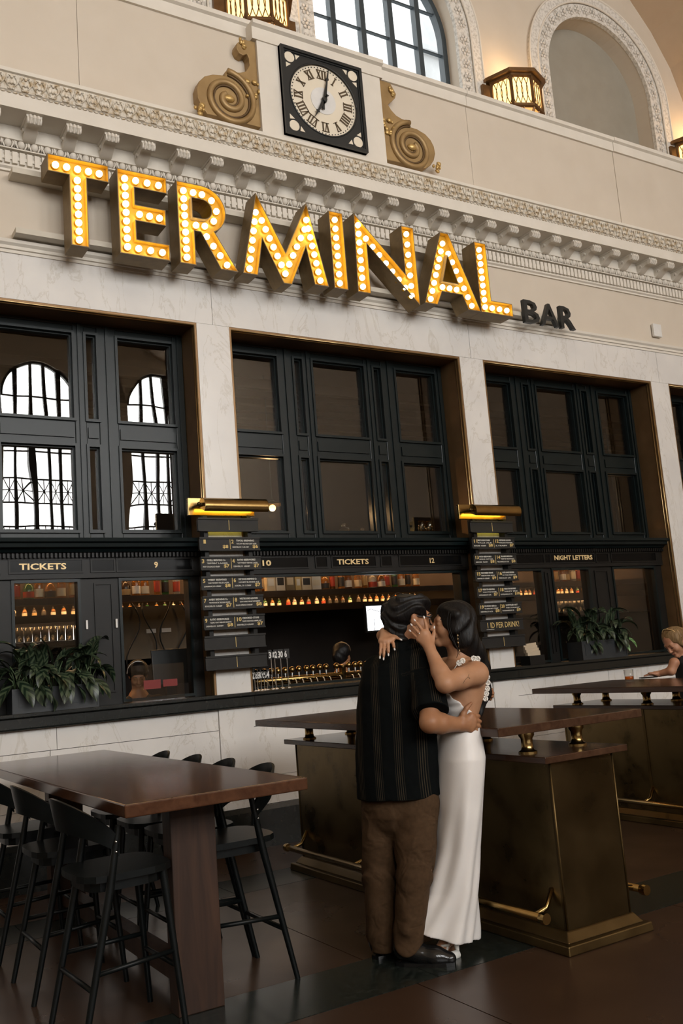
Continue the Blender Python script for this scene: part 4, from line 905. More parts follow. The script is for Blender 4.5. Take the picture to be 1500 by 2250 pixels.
# jars behind the upper panes, standing on the ledge
MT['jar'] = pane_glass('jar glass', (.86,.76,.60), .20); MT['clear'] = pane_glass('thin clear glass', (.95,.95,.94), .06)
MT['beer'] = pane_glass('amber liquid', (.80,.36,.06), .06)
zj = 2.5285
for u, kind in ((583, 'mug'), (666, 'small'), (712, 'mug'), (757, 'growler'), (797, 'flask'), (905, 'small'), (928, 'wine'), (945, 'wine'), (963, 'small')):
    x = onY(u, 1180, .48).x; t = thing('glass_'+{'mug': 'mug', 'small': 'tumbler', 'growler': 'jug', 'flask': 'flask', 'wine': 'goblet'}[kind], {'mug': 'glass beer mug with a loop handle on the ledge behind the upper panes', 'small': 'small glass tumbler on the ledge behind the upper panes', 'growler': 'big clear glass growler jug on the ledge behind the upper panes', 'flask': 'stoppered clear glass flask on the ledge behind the upper panes', 'wine': 'tall stemmed goblet on the ledge behind the upper panes'}[kind], 'glassware', (x, .48, zj), 'glassware on the ledge, '+kind)
    pf = {'mug': [(0,0),(.068,0),(.062,.13),(.060,.13),(.06,.01),(0,.01)], 'small': [(0,0),(.035,0),(.04,.10),(.037,.10),(.033,.01),(0,.01)], 'growler': [(0,0),(.072,0),(.075,.02),(.073,.11),(.05,.15),(.022,.17),(.02,.2),(.024,.205),(.018,.205)], 'flask': [(0,0),(.05,0),(.048,.09),(.02,.12),(.014,.15),(.02,.155),(0,.17)], 'wine': [(0,0),(.035,0),(.008,.01),(.007,.10),(.035,.14),(.045,.19),(.038,.24),(.035,.24)]}[kind]
    obj('body', MB().lathe([(r, h+zj) for r, h in pf], (x, .48, 0), 18), MT['jar'], t, smooth=True)
    if kind in ('mug', 'growler'): k = 1 if kind == 'mug' else .55; obj('handle', MB().tube([(x+.06*k, .48, zj+.11+.06*(k<1)), (x+.105*k, .48, zj+.10+.06*(k<1)), (x+.10*k, .48, zj+.04+.1*(k<1)), (x+.062*k, .48, zj+.02+.11*(k<1))], .008, 8), MT['jar'], t, smooth=True)
obj('inner_ledge', MB().box(3.42, 5.96, .43, .60, 2.49, 2.528), MT['green2'], wb)
tv = thing('wall_screen', 'bright video screen behind the bar showing a drawn lamp post', 'screen', (5.97, 1.92, 1.74))
MT['screen'] = emit('lit screen', (.92,.96,1), 2.2); 
obj('case', MB().box(5.82, 6.27, 1.925, 1.965, 1.72, 2.04), MT['blackmetal'], tv); obj('display', MB().box(5.84, 6.25, 1.921, 1.926, 1.74, 2.02), MT['screen'], tv)
MT['ink'] = plain('grey screen drawing', (.25,.2,.2), .6)
obj('drawing', MB().box(5.93, 5.936, 1.919, 1.9205, 1.74, 1.87).tube([(5.85,1.92,1.97),(5.9,1.92,1.985),(5.95,1.92,1.97),(6.0,1.92,1.955),(6.1,1.92,1.96)], .003, 4), MT['ink'], tv)
def pendant(u, v, y, label, power, r=.13):
    p = onY(u, v, y); t = thing('pendant_lamp', label, 'lamp', (p.x, p.y, p.z), 'pendant lamps in the bar')
    obj('shade', MB().lathe([(.02,.06),(.03,.05),(r,.012),(r,.008),(.03,.04),(.0,.045)], p, 24), MT['brass'], t, smooth=True); obj('bulb', MB().ball((p.x, p.y, p.z-.02), .035, 12, 8), MT['bulbw'], t, smooth=True); obj('cord', MB().tube([(p.x, p.y, p.z+.05), (p.x, p.y, 4.45)], .004, 5), MT['blackmetal'], t)
    l = bpy.data.lights.new('pendant_light', 'POINT'); l.energy = power; l.color = (1,.6,.28); l.shadow_soft_size = .04; lo_ = bpy.data.objects.new('pendant_light', l); COL.objects.link(lo_); lo_.location = (p.x, p.y, p.z-.1)
MT['bulbw'] = emit('orange filament bulb', (1,.50,.12), 9)
pendant(598, 1112, 1.3, 'brass pendant lamp with glowing bulb behind the middle window', 9)
pendant(1365, 1222, 1.4, 'brass pendant lamp with glowing bulb behind the right window', 5, .1)
for u, v, w_, h_, lab in ((1130-480, 900, .03, .10, 'lit white exit lamp box high in the bar room'),):
    p = onY(650, 908, 2.4); t = thing('exit_lamp', lab, 'lamp', (p.x, p.y, p.z)); obj('case', MB().box(p.x-.05, p.x+.05, p.y, p.y+.06, p.z-.13, p.z+.13), MT['blackmetal'], t); obj('lens', MB().box(p.x-.04, p.x+.04, p.y-.006, p.y, p.z-.12, p.z+.12), MT['backlit'], t)
# paper menus in a holder, shield with red sticker, till
p = onY(1165, 1466, .08)
t = thing('paper_stack', 'stack of folded paper menus in a dark holder on the sill', 'papers', (6.58, .08, 1.239))
obj('holder', MB().box(6.48, 6.68, -.01, .13, 1.239, 1.33), MT['green2'], t)
MT['paper'] = noisy('kraft paper', (.50,.40,.28), (.58,.47,.34), 8, .8)
for k in range(4): obj('sheet', MB().obox((6.575+.004*k, .03+.02*k, 1.325+.028*k), (.085,0,.006), (0,.004,.0), (0,.0,.045)), MT['paper'], t)
sh = thing('acrylic_shield', 'clear acrylic counter shield with a red sticker beside the dim window', 'shield', (2.68, .12, 1.239))
MT['acrylic'] = pane_glass('acrylic sheet', (.9,.9,.9), .07)
obj('sheet', MB().box(2.42, 2.86, .10, .104, 1.239, 1.52), MT['acrylic'], sh); obj('foot', MB().box(2.44, 2.50, .07, .135, 1.239, 1.248), MT['acrylic'], sh); obj('foot', MB().box(2.78, 2.84, .07, .135, 1.239, 1.248), MT['acrylic'], sh)
MT['red'] = plain('red sticker', (.20,.016,.012), .6); obj('sticker', MB().box(2.52, 2.66, .098, .1, 1.33, 1.40).box(2.68, 2.80, .098, .1, 1.34, 1.395), MT['red'], sh)
mn = thing('till_screen', 'dark flat till screen on a stand behind the counter', 'till', (2.99, .72, 1.14))
obj('panel', MB().obox((3.0, .75, 1.50), (.17,0,0), (0,.012,.003), (0,.02,.15)), MT['blackmetal'], mn, bevel=.006); obj('stand', MB().box(2.96, 3.04, .76, .80, 1.14, 1.42), MT['blackmetal'], mn); obj('base', MB().box(2.90, 3.10, .68, .84, 1.14, 1.152), MT['blackmetal'], mn)
eb = thing('electric_panel', 'beige electric panel with hanging black cables behind the counter', 'panel', (3.3, 1.9, 1.7))
MT['ebeige'] = plain('beige panel', (.16,.115,.065), .6); obj('board', MB().box(2.95, 3.75, 1.90, 1.95, 1.60, 2.12), MT['ebeige'], eb)
for k in range(4): obj('cable', MB().tube([(3.05+.17*k+.07*(-1)**k*math.sin(q*.55+k), 1.86-.02*math.sin(q*.5), 2.15-.065*q) for q in range(11)], .007, 6), MT['blackmetal'], eb, smooth=True)
for k in range(2): obj('outlet', MB().box(3.2+.16*k, 3.3+.16*k, 1.892, 1.9, 1.85, 1.89), MT['white'], eb)
# ------------------------------------------------------------------ wooden high table
tb = thing('high_table', 'long red brown wooden high table with plank legs', 'table', (1.61, -1.93, 0))
obj('tabletop', MB().box(1.198, 2.02, -3.395, -.46, .897, .95), MT['table'], tb, bevel=.006)
for y in (-3.06, -.95): obj('leg', MB().box(1.505, 1.717, y, y+.10, .0, .897), MT['tableleg'], tb, bevel=.004)
obj('apron', MB().box(1.56, 1.66, -2.96, -.95, .83, .897), MT['tableleg'], tb)
obj('stretcher', MB().box(1.57, 1.65, -2.96, -.95, .08, .17), MT['tableleg'], tb)

# ------------------------------------------------------------------ bar stools
def stool_meshes():
    d = {}
    s = MB(); n = 28; poly = []
    for k in range(n):
        a = 2*PI*k/n; c, q = math.cos(a), math.sin(a); r = .205*(abs(c)**4+abs(q)**4)**(-.25); poly.append((r*c, r*q))
    s.prismz(poly, .628, .655); d['seat'] = mesh_of(s, MT['stool']); 
    d['apron'] = mesh_of(MB().prismz([(x*.82, y*.82) for x, y in poly], .585, .628), MT['stool'])
    m = MB(); n = 22; R = .208; v = []; f = []
    for i in range(n+1):
        th = -1.32+2.64*i/n; e = math.cos(th/1.32*PI/2); zb = .715+.115*max(0, e)**.6; zt = .80+.165*e**.8
        for rr, lean in ((R, 0), (R+.013, 0)):
            for z in (zb, (zb+zt)/2, zt): k = .05*(z-.715)/.25; v.append(((rr+k)*math.cos(th)-.0, (rr+k*.4)*math.sin(th)*.98, z))
    for i in range(n):
        b = 6*i; c = b+6
        for j in range(2): f += [(b+j, b+j+1, c+j+1, c+j), (b+3+j, c+3+j, c+4+j, b+4+j)]
        f += [(b, c, c+3, b+3), (b+2, b+5, c+5, c+2)]
    f += [(0,3,4,1),(1,4,5,2),(6*n,6*n+1,6*n+4,6*n+3),(6*n+1,6*n+2,6*n+5,6*n+4)]
    m.add(v, f); d['backrest'] = mesh_of(m, MT['stool']); sharp(d['backrest'], 50)
    legs = []
    for sx, sy in ((1,1),(1,-1),(-1,1),(-1,-1)):
        top = (.055, sy*.205, .845) if sx > 0 else (-.15, sy*.155, .625); foot = (.235, sy*.212, 0) if sx > 0 else (-.205, sy*.195, 0)
        mid = (.10, sy*.205, .60) if sx > 0 else None
        pts = [top, mid, foot] if mid else [top, foot]; rr = [.013, .0175, .0125] if mid else [.0175, .0125]
        legs.append((mesh_of(MB().tube(pts, rr, 12), MT['stool'], smooth=True)))
    for l in legs: sharp(l, 50)
    d['legs'] = legs
    def lerp(a, b, t): return tuple(a[i]+(b[i]-a[i])*t for i in range(3))
    B = [lerp((.10, s*.205, .60), (.235, s*.212, 0), .62) for s in (1,-1)]; Fr = [lerp((-.15, s*.155, .625), (-.205, s*.195, 0), .62) for s in (1,-1)]
    B2 = [lerp((.10, s*.205, .60), (.235, s*.212, 0), .52) for s in (1,-1)]; F2 = [lerp((-.15, s*.155, .625), (-.205, s*.195, 0), .52) for s in (1,-1)]
    d['rungs'] = [mesh_of(MB().tube(p, .0105, 10), MT['stool'], smooth=True) for p in ((Fr[0], Fr[1]), (B[0], B[1]), (F2[0], B2[0]), (F2[1], B2[1]))]
    d['screw'] = mesh_of(MB().ball((0,0,0), .006, 8, 5), MT['steel'], smooth=True)
    return d
SM = stool_meshes()
def stool(x, y, rz, label, group='black wooden bar stools at the high table'):
    t = thing('bar_stool', label, 'stool', (x, y, 0), group); t.rotation_euler = (0, 0, rz)
    def p(n, me): o = bpy.data.objects.new(n, me); COL.objects.link(o); o.parent = t; return o
    p('seat', SM['seat']); p('apron', SM['apron']); p('backrest', SM['backrest'])
    for l in SM['legs']: p('leg', l)
    for r in SM['rungs']: p('rung', r)
    for s in (1, -1):
        for z in (.745, .785): o = p('screw', SM['screw']); o.location = (.075, s*.226, z)
ys = (-2.77, -2.31, -1.85, -1.34); names = ('first', 'second', 'third', 'fourth')
for y, nm in zip(ys, names): stool(1.885, y, 0, 'black bar stool on the brass bar side of the table, %s from the couple' % nm)
for y, nm in zip((-2.97, -2.22, -1.45), ('third', 'second', 'first')): stool(1.285, y, PI+.04*(y < -2.5), 'black bar stool facing the brass bar across the table, %s from the marble wall' % nm)
stool(.62, -1.62, PI*.8, 'black curved back bar stool standing away from the high table', 'loose stool')

# ------------------------------------------------------------------ brass standing bars
MT['brassend'] = noisy('hazy brass end plate', (.045,.030,.0125), (.085,.057,.024), 2.6, .20, metal=.9, bump=.05, bscale=10, r2=.42, detail=7)
def island(cx, y0, y1, label):
    t = thing('standing_bar', label, 'bar counter', (cx, (y0+y1)/2, 0), 'brass clad standing bars')
    hw = .215
    obj('side_panel', MB().box(cx-hw, cx-hw+.02, y0+.02, y1-.02, .09, .872), MT['brassdirt'], t); obj('side_panel', MB().box(cx+hw-.02, cx+hw, y0+.02, y1-.02, .09, .872), MT['brassdirt'], t)
    for y in (y0, y1-.02): obj('end_panel', MB().box(cx-hw, cx+hw, y, y+.02, .07, .872), MT['brassend'], t)
    n = 3; L = (y1-y0-.04)/n
    for k in range(1, n):
        for s in (-1, 1): obj('seam_strip', MB().box(cx+s*hw-.004*(s < 0), cx+s*hw+.004*(s > 0), y0+.02+k*L-.012, y0+.02+k*L+.012, .09, .872), MT['brass'], t)
    for x in (cx-hw, cx+hw):
        for y in (y0, y1): obj('corner_bead', MB().tube([(x, y, .09), (x, y, .872)], .006, 8), MT['brass'], t, smooth=True)
    obj('plinth', MB().frustum((cx, (y0+y1)/2, 0), (hw+.075, (y1-y0)/2+.075), (cx, (y0+y1)/2, .045), (hw+.07, (y1-y0)/2+.07)).frustum((cx, (y0+y1)/2, .045), (hw+.045, (y1-y0)/2+.045), (cx, (y0+y1)/2, .09), (hw+.012, (y1-y0)/2+.012)), MT['brass'], t, bevel=.006)
    obj('lower_top', MB().box(cx-.285, cx+.285, y0-.05, y1+.05, .872, .905), MT['barwood'], t, bevel=.004)
    k = 0; y = y0+.19
    while y < y1:
        for s in (-1, 1): obj('turned_post', MB().lathe([(.048,.905),(.048,.912),(.034,.920),(.030,.94),(.030,.975),(.040,.99),(.042,1.02)], (cx+s*.175, y, 0), 18), MT['brasspol'], t, auto=50)
        y += .76
    obj('upper_top', MB().box(cx-.50, cx+.50, y0+.02, y1+.06, 1.020, 1.063), MT['barwood'], t, bevel=.004)
    for s in (-1, 1):
        xr = cx+s*(hw+.13); rl = obj('foot_rail', MB().tube([(xr, y0+.0, .17), (xr, y1, .17)], .019, 12), MT['brasspol'], t, smooth=True)
        for y in (y0+.01, y1-.01): obj('end_cap', MB().lathe([(0,-.018),(.026,-.018),(.028,0),(.026,.018),(0,.018)], (xr, y, .17), 14, 'y'), MT['brasspol'], rl)
        for f in (.03, .35, .66, .97):
            y = y0+(y1-y0)*f; obj('rail_bracket', MB().tube([(cx+s*hw, y, .27), (cx+s*(hw+.05), y, .19), (cx+s*(hw+.13), y, .17)], .013, 8), MT['brasspol'], rl, smooth=True)
island(3.475, -3.59, -.98, 'brass clad standing bar with dark wood top beside the couple')
island(6.13, -3.59, -.98, 'brass clad standing bar with dark wood top where the blonde woman sits')
# whisky glass and phone on the far bar
p = onZ(1383, 1497, 1.0635)
t = thing('whisky_glass', 'short glass of whisky on the far standing bar', 'glass', (p.x, p.y, 1.0635))
obj('glass', MB().lathe([(0,0),(.038,0),(.041,.10),(.0385,.10),(.036,.014),(0,.014)], (p.x, p.y, 1.0635), 20), MT['clear'], t, smooth=True); obj('whisky', MB().lathe([(0,.016),(.0345,.016),(.036,.042),(0,.042)], (p.x, p.y, 1.0635), 20), MT['beer'], t, smooth=True)
# ------------------------------------------------------------------ implicit-surface figures
def V3(p): return np.array((p[0], p[1], p[2]), dtype=np.float64)
class SDF:
    """smooth union of rounded cones, ellipsoids and lofts, then cuts; meshed with surface nets"""
    def __init__(s): s.p = []; s.cuts = []; s.subs = []
    def cone(s, a, b, ra, rb, k=.02, flat=False): s.p.append(('c', V3(a), V3(b), ra, rb, k, flat)); return s
    def chain(s, pts, rads, k=.02):
        for i in range(len(pts)-1): s.cone(pts[i], pts[i+1], rads[i], rads[i+1], k)
        return s
    def ell(s, c, r, ax=None, k=.02):
        A = np.eye(3) if ax is None else np.array([V3(a)/np.linalg.norm(V3(a)) for a in ax]); s.p.append(('e', V3(c), np.array(r, float), A, k)); return s
    def loft(s, rows, lat, k=.02, fold=None):   # rows (z, centre xy, half width, half depth)
        rows = sorted(rows, key=lambda r: r[0]); l = V3(lat); l = l/np.linalg.norm(l); d = np.array([-l[1], l[0], 0])
        s.p.append(('l', np.array([[r[0], r[1][0], r[1][1], r[2], r[3]] for r in rows]), l, d, k, fold)); return s
    def cut(s, pt, n): n = V3(n); s.cuts.append((V3(pt), n/np.linalg.norm(n))); return s     # keep the side opposite to n
    def sub(s, c, r, k=.01): s.subs.append((V3(c), r, k)); return s
    def bbox(s):
        lo, hi = [], []
        for q in s.p:
            if q[0] == 'c': r = max(q[3], q[4]); lo.append(np.minimum(q[1], q[2])-r); hi.append(np.maximum(q[1], q[2])+r)
            elif q[0] == 'e': r = q[2].max(); lo.append(q[1]-r); hi.append(q[1]+r)
            else:
                t = q[1]; m = t[:,3:5].max()+.03; lo.append(np.array([t[:,1].min()-m, t[:,2].min()-m, t[0,0]-.01])); hi.append(np.array([t[:,1].max()+m, t[:,2].max()+m, t[-1,0]+.01]))
        return np.array(lo), np.array(hi)
    def one(s, q, P):
        if q[0] == 'c':
            ab = q[2]-q[1]; L = ab@ab; t0 = ((P-q[1])@ab)/max(L, 1e-9); t = np.clip(t0, 0, 1)
            if q[6]: return np.maximum(np.linalg.norm(P-q[1]-np.maximum(t0, 0)[:,None]*ab, axis=1)-(q[3]+(q[4]-q[3])*t), (t0-1)*math.sqrt(L))
            return np.linalg.norm(P-q[1]-t[:,None]*ab, axis=1)-(q[3]+(q[4]-q[3])*t)
        if q[0] == 'e':
            x = (P-q[1])@q[3].T; k0 = np.linalg.norm(x/q[2], axis=1); k1 = np.linalg.norm(x/q[2]**2, axis=1)+1e-9; return k0*(k0-1)/k1
        t, l, d = q[1], q[2], q[3]; z = P[:,2]; zc = np.clip(z, t[0,0], t[-1,0])
        cx, cy, a, b = (np.interp(zc, t[:,0], t[:,i]) for i in (1,2,3,4)); X = (P[:,0]-cx)*l[0]+(P[:,1]-cy)*l[1]; Y = (P[:,0]-cx)*d[0]+(P[:,1]-cy)*d[1]
        g = 1.0
        if q[5] is not None: g = 1+q[5](np.arctan2(Y/b, X/a), zc)
        k0 = np.sqrt((X/(a*g))**2+(Y/(b*g))**2); k1 = np.sqrt((X/(a*g)**2)**2+(Y/(b*g)**2)**2)+1e-9; r = k0*(k0-1)/k1
        e = np.maximum(t[0,0]-z, z-t[-1,0]); return np.where(e > 0, np.maximum(r, e), r)
    def ev(s, P):
        D = np.full(len(P), 9.0); lo, hi = s.bbox()
        for i, q in enumerate(s.p):
            k = q[5] if q[0] == 'c' else q[4]; m = k+.03; w = np.all((P >= lo[i]-m) & (P <= hi[i]+m), axis=1)
            if not w.any(): continue
            d = s.one(q, P[w]); o = D[w]; h = np.maximum(k-np.abs(o-d), 0)/k; D[w] = np.minimum(o, d)-h*h*k*.25
        for c, r, k in s.subs: D = np.maximum(D, r-np.linalg.norm(P-c, axis=1))
        for c, n in s.cuts: D = np.maximum(D, (P-c)@n)
        return D
    def mesh(s, h, noise=None):
        lo, hi = s.bbox(); lo = lo.min(0)-4*h; hi = hi.max(0)+4*h; B = 6; n = np.ceil((hi-lo)/(h*B)).astype(int)+1
        g = np.stack(np.meshgrid(*[np.arange(m) for m in n], indexing='ij'), -1).reshape(-1, 3)
        dc = s.ev(lo+(g+.5)*h*B); act = g[np.abs(dc) < h*B*1.6]; N = n*B
        F = np.ones(tuple(N), np.float32)*np.repeat(np.repeat(np.repeat(np.where(dc.reshape(n) < 0, -1, 1), B, 0), B, 1), B, 2).astype(np.float32)
        loc = np.stack(np.meshgrid(*[np.arange(B)]*3, indexing='ij'), -1).reshape(-1, 3)
        idx = (act[:,None,:]*B+loc[None]).reshape(-1, 3)
        for st in range(0, len(idx), 400000):
            j = idx[st:st+400000]; P = lo+j*h; d = s.ev(P)
            if noise is not None: d = d+noise(P)
            F[j[:,0], j[:,1], j[:,2]] = d
        return surface_nets(F, lo, h)
def surface_nets(F, lo, h):
    S = F < 0; c = np.zeros(tuple(np.array(F.shape)-1), np.int8)
    for i in (0,1):
        for j in (0,1):
            for k in (0,1): c += S[i:S.shape[0]-1+i, j:S.shape[1]-1+j, k:S.shape[2]-1+k]
    cells = np.argwhere((c > 0) & (c < 8)); vid = np.full(c.shape, -1, np.int64); vid[tuple(cells.T)] = np.arange(len(cells))
    acc = np.zeros((len(cells), 3)); cnt = np.zeros(len(cells)); cor = [(i,j,k) for i in (0,1) for j in (0,1) for k in (0,1)]
    val = {q: F[cells[:,0]+q[0], cells[:,1]+q[1], cells[:,2]+q[2]] for q in cor}
    for a in cor:
        for ax in range(3):
            if a[ax]: continue
            b = list(a); b[ax] = 1; b = tuple(b); va, vb = val[a], val[b]; w = (va < 0) != (vb < 0); t = va[w]/(va[w]-vb[w]); p = np.tile(np.array(a, float), (w.sum(), 1)); p[:,ax] = t; acc[w] += p; cnt[w] += 1
    V = lo+(cells+acc/np.maximum(cnt, 1)[:,None])*h; Q = []
    for ax in range(3):
        sl0 = [slice(None)]*3; sl1 = [slice(None)]*3; sl0[ax] = slice(0, -1); sl1[ax] = slice(1, None)
        e = np.argwhere(S[tuple(sl0)] != S[tuple(sl1)]); o = [q for q in range(3) if q != ax]; e = e[(e[:,o[0]] > 0) & (e[:,o[1]] > 0) & (e[:,o[0]] < vid.shape[o[0]]) & (e[:,o[1]] < vid.shape[o[1]]) & (e[:,ax] < vid.shape[ax])]
        f = S[tuple(e.T)]; q = []
        for du, dv in ((1,1),(0,1),(0,0),(1,0)):
            g = e.copy(); g[:,o[0]] -= du; g[:,o[1]] -= dv; q.append(vid[tuple(g.T)])
        q = np.stack(q, 1); fl = f if ax != 1 else ~f; q[fl] = q[fl][:, ::-1]; Q.append(q)
    Q = np.concatenate(Q); Q = Q[(Q >= 0).all(1)]
    return V, Q
def relax(V, Q, it=2, f=.5):
    for _ in range(it):
        A = np.zeros_like(V); n = np.zeros(len(V))
        for i in range(4):
            a, b = Q[:,i], Q[:,(i+1)%4]; np.add.at(A, a, V[b]); np.add.at(n, a, 1); np.add.at(A, b, V[a]); np.add.at(n, b, 1)
        V = V+(A/np.maximum(n, 1)[:,None]-V)*f
    return V
def skin_obj(name, VQ, mat, parent, it=2, attr=None):
    V, Q = VQ
    if it: V = relax(V, Q, it)
    base = WL[parent.name]; me = bpy.data.meshes.new(name); W = V-np.array(base)
    me.vertices.add(len(W)); me.vertices.foreach_set('co', W.astype(np.float32).ravel()); me.loops.add(len(Q)*4); me.loops.foreach_set('vertex_index', Q.astype(np.int32).ravel())
    me.polygons.add(len(Q)); me.polygons.foreach_set('loop_start', np.arange(0, len(Q)*4, 4, dtype=np.int32)); me.update(calc_edges=True); me.validate()
    me.polygons.foreach_set('use_smooth', [True]*len(me.polygons)); me.materials.append(mat)
    for nm, fn in (attr or {}).items():
        a = me.attributes.new(nm, 'FLOAT', 'POINT'); a.data.foreach_set('value', fn(V).astype(np.float32))
    bm = bmesh.new(); bm.from_mesh(me); bmesh.ops.recalc_face_normals(bm, faces=bm.faces); bm.to_mesh(me); bm.free()
    return link(name, me, parent)
def wob(P, f, seed=0): return np.sin(P[:,0]*f+seed+1.7*np.sin(P[:,2]*f*.6+seed))*np.sin(P[:,1]*f*1.1+2*seed)*np.sin(P[:,2]*f*.8+.7*seed+1.3*np.sin(P[:,0]*f*.5))
def head_prims(s, c, fwd, up, sc=1.0, k=.018, ears=True):
    c = V3(c); f = V3(fwd); f /= np.linalg.norm(f); u = V3(up); u = u-f*(u@f); u /= np.linalg.norm(u); r = np.cross(f, u)
    L = lambda x, y, z: c+(r*x+f*y+u*z)*sc; ax = (r, f, u)
    s.ell(L(0,-.014,.036), (.074*sc,.095*sc,.084*sc), ax, k); s.ell(L(0,.028,-.018), (.060*sc,.066*sc,.088*sc), ax, k)
    s.cone(L(0,.030,-.072), L(0,.068,-.096), .043*sc, .022*sc, k); s.ell(L(.036,.055,-.03), (.026*sc,.032*sc,.030*sc), ax, k); s.ell(L(-.036,.055,-.03), (.026*sc,.032*sc,.030*sc), ax, k)
    s.cone(L(-.034,.080,.026), L(.034,.080,.026), .014*sc, .014*sc, .014); s.cone(L(0,.090,.018), L(0,.112,-.026), .0075*sc, .0115*sc, .010)
    for q in (-1, 1): s.ell(L(.011*q,.103,-.031), (.008*sc,.010*sc,.007*sc), ax, .006); s.ell(L(.031*q,.080,.004), (.013*sc,.011*sc,.010*sc), ax, .006)
    s.cone(L(-.019,.091,-.055), L(.019,.091,-.055), .0075*sc, .0075*sc, .007); s.cone(L(-.015,.090,-.066), L(.015,.090,-.066), .0085*sc, .0085*sc, .007); s.ell(L(0,.080,-.094), (.020*sc,.018*sc,.017*sc), ax, .012)
    if ears:
        for q in (-1, 1): s.ell(L(.076*q,-.006,-.008), (.009*sc,.020*sc,.032*sc), ax, .006); s.ell(L(.080*q,-.013,.008), (.007*sc,.012*sc,.018*sc), ax, .004)
    return L
def hand_prims(s, wrist, bases, tips, thumb, rw=.026, rf=.0088, palm=.013, bow=None):
    """wrist, four knuckles, four finger tips, thumb (base, joint, tip); each finger bends at its middle joint"""
    w = V3(wrist); bs = [V3(b) for b in bases]; bow = np.zeros(3) if bow is None else V3(bow)
    for b in bs: s.cone(w, b, rw*.82, palm, .014)
    for a, b in zip(bs[:-1], bs[1:]): s.cone(a, b, palm, palm, .010)
    sc = (1.0, 1.04, .98, .86)
    for i, (b, t) in enumerate(zip(bs, tips)):
        t = V3(t); m1 = b+(t-b)*.45+bow; m2 = b+(t-b)*.76+bow*.75; r = rf*sc[i]
        s.cone(b, m1, r*1.1, r, .006); s.cone(m1, m2, r, r*.92, .004); s.cone(m2, t, r*.92, r*.68, .004)
    a, m, t = (V3(q) for q in thumb); s.cone(w+(a-w)*.35, a, rw*.62, rf*1.45, .014); s.cone(a, m, rf*1.4, rf*1.15, .008); s.cone(m, t, rf*1.15, rf*.75, .005)
    return s
# ---- skins, cloth, hair
def skin_mat(name, c, red):
    m, N, L, b = new_mat(name); n = N.new('ShaderNodeTexNoise'); n.inputs['Scale'].default_value = 14; n.inputs['Detail'].default_value = 5; L.new(coords(N, L, (1,1,1), 'Object'), n.inputs['Vector'])
    r = ramp(N, [(.3, c), (.72, red)]); L.new(n.outputs['Fac'], r.inputs['Fac']); L.new(r.outputs['Color'], b.inputs['Base Color']); P_(b, rough=.48, sss=.08, spec=.4); b.inputs['Subsurface Radius'].default_value = (.012,.005,.003); return m
def hair_mat(name, c0, c1, st=(90,90,9)):
    m = noisy(name, c0, c1, 1.0, .46, stretch=st, kind='Object', detail=3, bump=.7, bscale=1.2, spec=.22); return m
MT['skin_w'] = skin_mat('light tan skin', (.47,.25,.14), (.41,.20,.105)); MT['skin_m'] = skin_mat('warm tan skin', (.38,.185,.092), (.32,.14,.066)); MT['skin_s'] = skin_mat('rosy skin', (.48,.25,.15), (.41,.18,.10))
MT['hair_b'] = hair_mat('black hair', (.004,.0035,.0035), (.011,.009,.008)); MT['hair_bl'] = hair_mat('dark blonde hair', (.12,.07,.03), (.30,.19,.09))
def shirt_mat():
    m, N, L, b = new_mat('black striped shirt'); a = N.new('ShaderNodeAttribute'); a.attribute_name = 'stripe'
    x = N.new('ShaderNodeMath'); x.operation = 'MULTIPLY'; x.inputs[1].default_value = 1/.105; L.new(a.outputs['Fac'], x.inputs[0])
    fr = N.new('ShaderNodeMath'); fr.operation = 'FRACT'; L.new(x.outputs[0], fr.inputs[0])
    K = (.003,.0038,.0038); G1 = (.046,.035,.023); G2 = (.022,.018,.013)
    st = [(0,K)]
    for p, c in ((.18,G2),(.27,G1),(.36,G1),(.45,G1),(.54,G2)): st += [(p-.012,K),(p,c),(p+.016,c),(p+.028,K)]
    r = ramp(N, st); r.color_ramp.interpolation = 'LINEAR'; L.new(fr.outputs[0], r.inputs['Fac']); L.new(r.outputs['Color'], b.inputs['Base Color']); P_(b, rough=.9, spec=.08); return m
MT['shirt'] = shirt_mat()
MT['trouser'] = noisy('brown cotton trousers', (.052,.028,.0125), (.070,.038,.0175), 60, .85, kind='Object', bump=.1, bscale=300, spec=.2)
for _m, _sc, _d in ((MT['trouser'], (7,7,8), .035), (MT['shirt'], (8,8,5), .02)):
    _N, _L = _m.node_tree.nodes, _m.node_tree.links; _n = _N.new('ShaderNodeTexNoise'); _n.inputs['Scale'].default_value = 1.0; _n.inputs['Detail'].default_value = 2; _n.inputs['Distortion'].default_value = 1.2
    _L.new(coords(_N, _L, _sc, 'Object'), _n.inputs['Vector']); _b = _N.new('ShaderNodeBump'); _b.inputs['Strength'].default_value = .5; _b.inputs['Distance'].default_value = _d; _L.new(_n.outputs['Fac'], _b.inputs['Height']); _L.new(_b.outputs['Normal'], _N['Principled BSDF'].inputs['Normal'])
MT['satin'] = noisy('ivory satin', (.80,.755,.72), (.84,.80,.765), 3, .36, kind='Object', spec=.35)
MT['lace'] = plain('white flower lace', (.85,.82,.76), .7); MT['leather'] = plain('black polished leather', (.008,.008,.008), .14)
MT['nail'] = plain('white nail varnish', (.85,.80,.76), .15); MT['pearl'] = noisy('gold earring', (.7,.5,.25), (.85,.68,.4), 40, .2, metal=.9); MT['silver'] = plain('silver ring', (.85,.85,.85), .12, 1.0)
MT['black_top'] = noisy('black knit top', (.008,.008,.009), (.014,.014,.015), 40, .85); MT['lips'] = plain('rose lips', (.45,.16,.12), .45)

